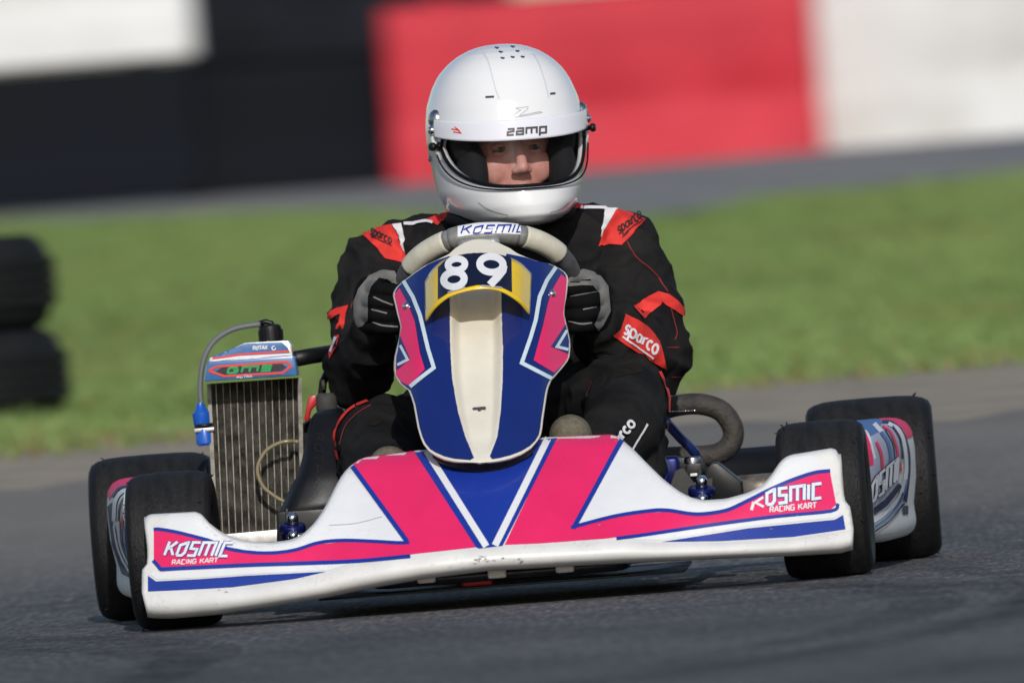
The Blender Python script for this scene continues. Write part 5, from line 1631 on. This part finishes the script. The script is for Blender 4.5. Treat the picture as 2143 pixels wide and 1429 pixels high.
def shell(name, scale, m, low, high, thick=None):
    vs = []; nlo, nhi = 26, 44
    zmin, zmax = -0.1585, 0.1548
    nph = len(phis)
    rows = []
    for i in range(nlo + 1):
        t = i / nlo
        for ph in phis:
            zt_, zb_ = port(ph)
            z = zmin + (zb_ - zmin) * (t ** 0.8)
            vs.append(hsurf(ph, z))
    for i in range(nhi + 1):
        t = i / nhi
        tt = 1 - (1 - t) ** 1.7
        for ph in phis:
            zt_, zb_ = port(ph)
            z = zt_ + (zmax - zt_) * tt
            vs.append(hsurf(ph, z))
    f = grid_faces(nlo + 1, nph, True)
    off = (nlo + 1) * nph
    f += [tuple(k + off for k in q) for q in grid_faces(nhi + 1, nph, True)]
    last = off + nhi * nph
    vs.append(Vector((0, 0, hz[0]))); f += [(last + j, last + (j + 1) % nph, len(vs) - 1) for j in range(nph)]
    o = obj(name, [H(v) for v in vs], f, m, None)
    bm = bmesh.new(); bm.from_mesh(o.data)
    bmesh.ops.remove_doubles(bm, verts=bm.verts, dist=0.0003)
    bmesh.ops.recalc_face_normals(bm, faces=bm.faces)
    bm.to_mesh(o.data); bm.free()
    return o
sh = shell('shell', 1.0, 'helmet', 0, 0)
ctr = sum((p.normal.dot(p.center - HC) for p in sh.data.polygons))
if ctr < 0: sh.data.flip_normals()
SHT = bvh(sh)
sh.data.materials.append(M['padding'])
md = sh.modifiers.new('s', 'SOLIDIFY'); md.thickness = 0.009; md.offset = -1; md.material_offset = 1
apply_mods(sh)
hp_(sh)
sh.data.polygons.foreach_set('use_smooth', [True] * len(sh.data.polygons))
# eyeport gasket
for which in (0, 1):
    g = [H(hsurf(-PM + 2 * PM * i / 60, port(-PM + 2 * PM * i / 60)[which], 0.0005)) for i in range(61)]
    hp_(MB().tube(g, 0.0032, 8).build('gasket', 'helmet_trim'))
# cheek pads and liner
for sx in (-1, 1):
    hp_(MB().ell(H((sx * 0.076, -0.068, -0.060)), (0.026, 0.044, 0.054), HROT).build('cheek_pad', 'padding'))
    hp_(MB().ell(H((sx * 0.086, -0.050, 0.000)), (0.022, 0.050, 0.05), HROT).build('temple_pad', 'padding'))
hp_(MB().ell(H((0, -0.092, 0.040)), (0.070, 0.036, 0.024), HROT).build('brow_pad', 'padding'))
hp_(MB().ell(H((0, -0.112, -0.112)), (0.060, 0.022, 0.020), HROT).build('chin_pad', 'padding'))
# neck roll
nk = [H((0.098 * math.sin(a), -0.085 * math.cos(a) + 0.005, -0.142 + 0.018 * (1 - math.cos(a)) / 2)) for a in [2 * math.pi * i / 40 for i in range(41)]]
hp_(MB().tube(nk, 0.013, 10, cap=False).build('neck_roll', 'helmet_trim'))
# lower edge trim at image left
# visor
VM = R(74)
def vis_pt(ph, t, off=0.0065):
    a = abs(ph) / VM
    bot = zpy(312 + 85 * (1 - a ** 2.8) ** 0.6 if a < 1 else 312)
    top = zpy(255 - 14 * a * a)
    z = bot + (top - bot) * t
    return H(hsurf(ph, z, off))
def visgrid(name, t0f, t1f, m, off, nu=90, nt_=18):
    vs = []
    for i in range(nt_ + 1):
        for j in range(nu + 1):
            ph = -VM + 2 * VM * j / nu
            t0, t1 = t0f(ph), t1f(ph)
            vs.append(vis_pt(ph, t0 + (t1 - t0) * i / nt_, off))
    return recalc(obj(name, vs, grid_faces(nt_ + 1, nu + 1), m, None))
visor = hp_(visgrid('visor', lambda p: 0.0, lambda p: 1.0, 'visor', 0.0065))
def strip_lo(ph):
    a = abs(ph) / VM
    bot = 312 + 85 * (1 - a ** 2.8) ** 0.6 if a < 1 else 312
    top = 255 - 14 * a * a
    lo = 297 - 20 * a ** 2
    return (bot - lo) / (bot - top)
vstrip = visgrid('visor_strip', strip_lo, lambda p: 1.0, 'visor_strip', 0.0074, 90, 10)
VST = bvh(vstrip)
md = vstrip.modifiers.new('s', 'SOLIDIFY'); md.thickness = 0.0006; md.offset = 1
hp_(vstrip)
# visor edge rims
hp_(MB().tube([vis_pt(-VM + 2 * VM * j / 80, 0.0, 0.0065) for j in range(81)], 0.0015, 6).build('visor_edge', 'helmet_trim'))
# pivots and knobs
for sx in (-1, 1):
    ph = sx * R(77 if sx < 0 else 80)
    c = H(hsurf(ph, zpy(240 if sx < 0 else 246), 0.000)); nrm = (HROT @ Vector((sx, -0.15, 0.05))).normalized()
    hp_(MB().lathe([(0.0005, 0.011), (0.008, 0.010), (0.013, 0.007), (0.0165, 0.002), (0.0165, -0.004)], c, nrm, 24).build('visor_pivot', 'steel'))
    c2 = H(hsurf(sx * R(76), zpy(262), 0.006))
    hp_(MB().lathe([(0.0005, 0.008), (0.005, 0.0075), (0.0075, 0.004), (0.0075, -0.004)], c2, nrm, 20).build('pivot_screw', 'chrome'))
    arm = [H(hsurf(sx * R(80), zpy(250), 0.001)), H(hsurf(sx * R(79), zpy(275), 0.001)), H(hsurf(sx * R(77), zpy(300), 0.002)), H(hsurf(sx * R(75), zpy(326), 0.001))]
    hp_(MB().tube(arm, [0.0085, 0.0075, 0.0065, 0.003], 10).build('visor_arm', 'white_plastic'))
    c3 = H(hsurf(sx * R(72), zpy(296 if sx < 0 else 282), 0.008)); n3 = (HROT @ Vector((sx * 0.9, -0.45, 0))).normalized()
    hp_(MB().lathe([(0.0005, 0.012), (0.006, 0.012), (0.0072, 0.009), (0.0072, 0.005), (0.0045, 0.004), (0.0045, -0.004), (0.008, -0.006)], c3, n3, 18).build('visor_knob', 'black_plastic'))
    c4 = H(hsurf(sx * R(95), zpy(320), 0.001))
    hp_(MB().lathe([(0.0005, 0.003), (0.004, 0.003), (0.006, 0.0)], c4, (sx, 0, 0), 16).build('snap_stud', 'steel'))
# print, seams and vents
def hd(name, pts, m, off=0.0005, res=4, tree=None): return hp_(decal(name, pts, tree or SHT, m, None, off, res))
def hs(name, pl, w, m, off=0.0006, curve=True, tree=None, closed=False): return hp_(stroke(name, pl, w, tree or SHT, m, None, off, closed=closed, curve=curve))
hs('seam', [(1012, 112), (1022, 130), (1030, 160), (1038, 190), (1045, 208)], 2.0, 'helmet_line')
hs('seam', [(1116, 112), (1128, 135), (1138, 165), (1146, 195), (1148, 205)], 2.0, 'helmet_line')
hs('vent_slot', [(1016, 204), (1034, 203)], 4.5, 'print_dark', curve=False)
hs('vent_slot', [(1151, 197), (1162, 196)], 4.5, 'print_dark', curve=False)
for x, y in ((1052, 122), (1073, 120), (1094, 119.5), (1048, 109), (1083, 107.5), (1040, 100.5), (1073, 98)):
    hs('vent_hole', [(x - 4, y - 1), (x, y + 1), (x + 4, y)], 3.4, 'print_dark', curve=False)
hs('logo_outline', [(1079, 227), (1105, 224), (1104, 229), (1086, 243), (1130, 234), (1134, 236), (1106, 242), (1078, 246), (1073, 242), (1090, 231), (1079, 227)], 1.5, 'print_grey', curve=False)
hp_(lettering('lettering', ['z', 'A2', 'm', 'P2'], (1061, 283.5), (24, -1.6), (0.6, -20), 4.2, VST, 'print_dark', None, 0.0016, 85))
hs('red_mark', [(946, 270), (962, 273), (953, 266), (966, 279), (950, 276)], 2.2, 'red_sticker', 0.0016, False, VST)
hs('chin_vent_line', [(1001, 424), (1020, 437), (1045, 446), (1064, 450)], 2.4, 'print_grey', 0.0006)  # moulded vents have no relief here: their shade is drawn as grey lines
hs('chin_vent_line', [(1064, 450), (1052, 460), (1040, 463)], 2.0, 'helmet_line', 0.0006)
hs('chin_vent_line', [(1152, 444), (1172, 438), (1190, 424)], 2.4, 'print_grey', 0.0006)
hs('chin_vent_line', [(1152, 444), (1160, 460), (1178, 450)], 2.0, 'helmet_line', 0.0006)
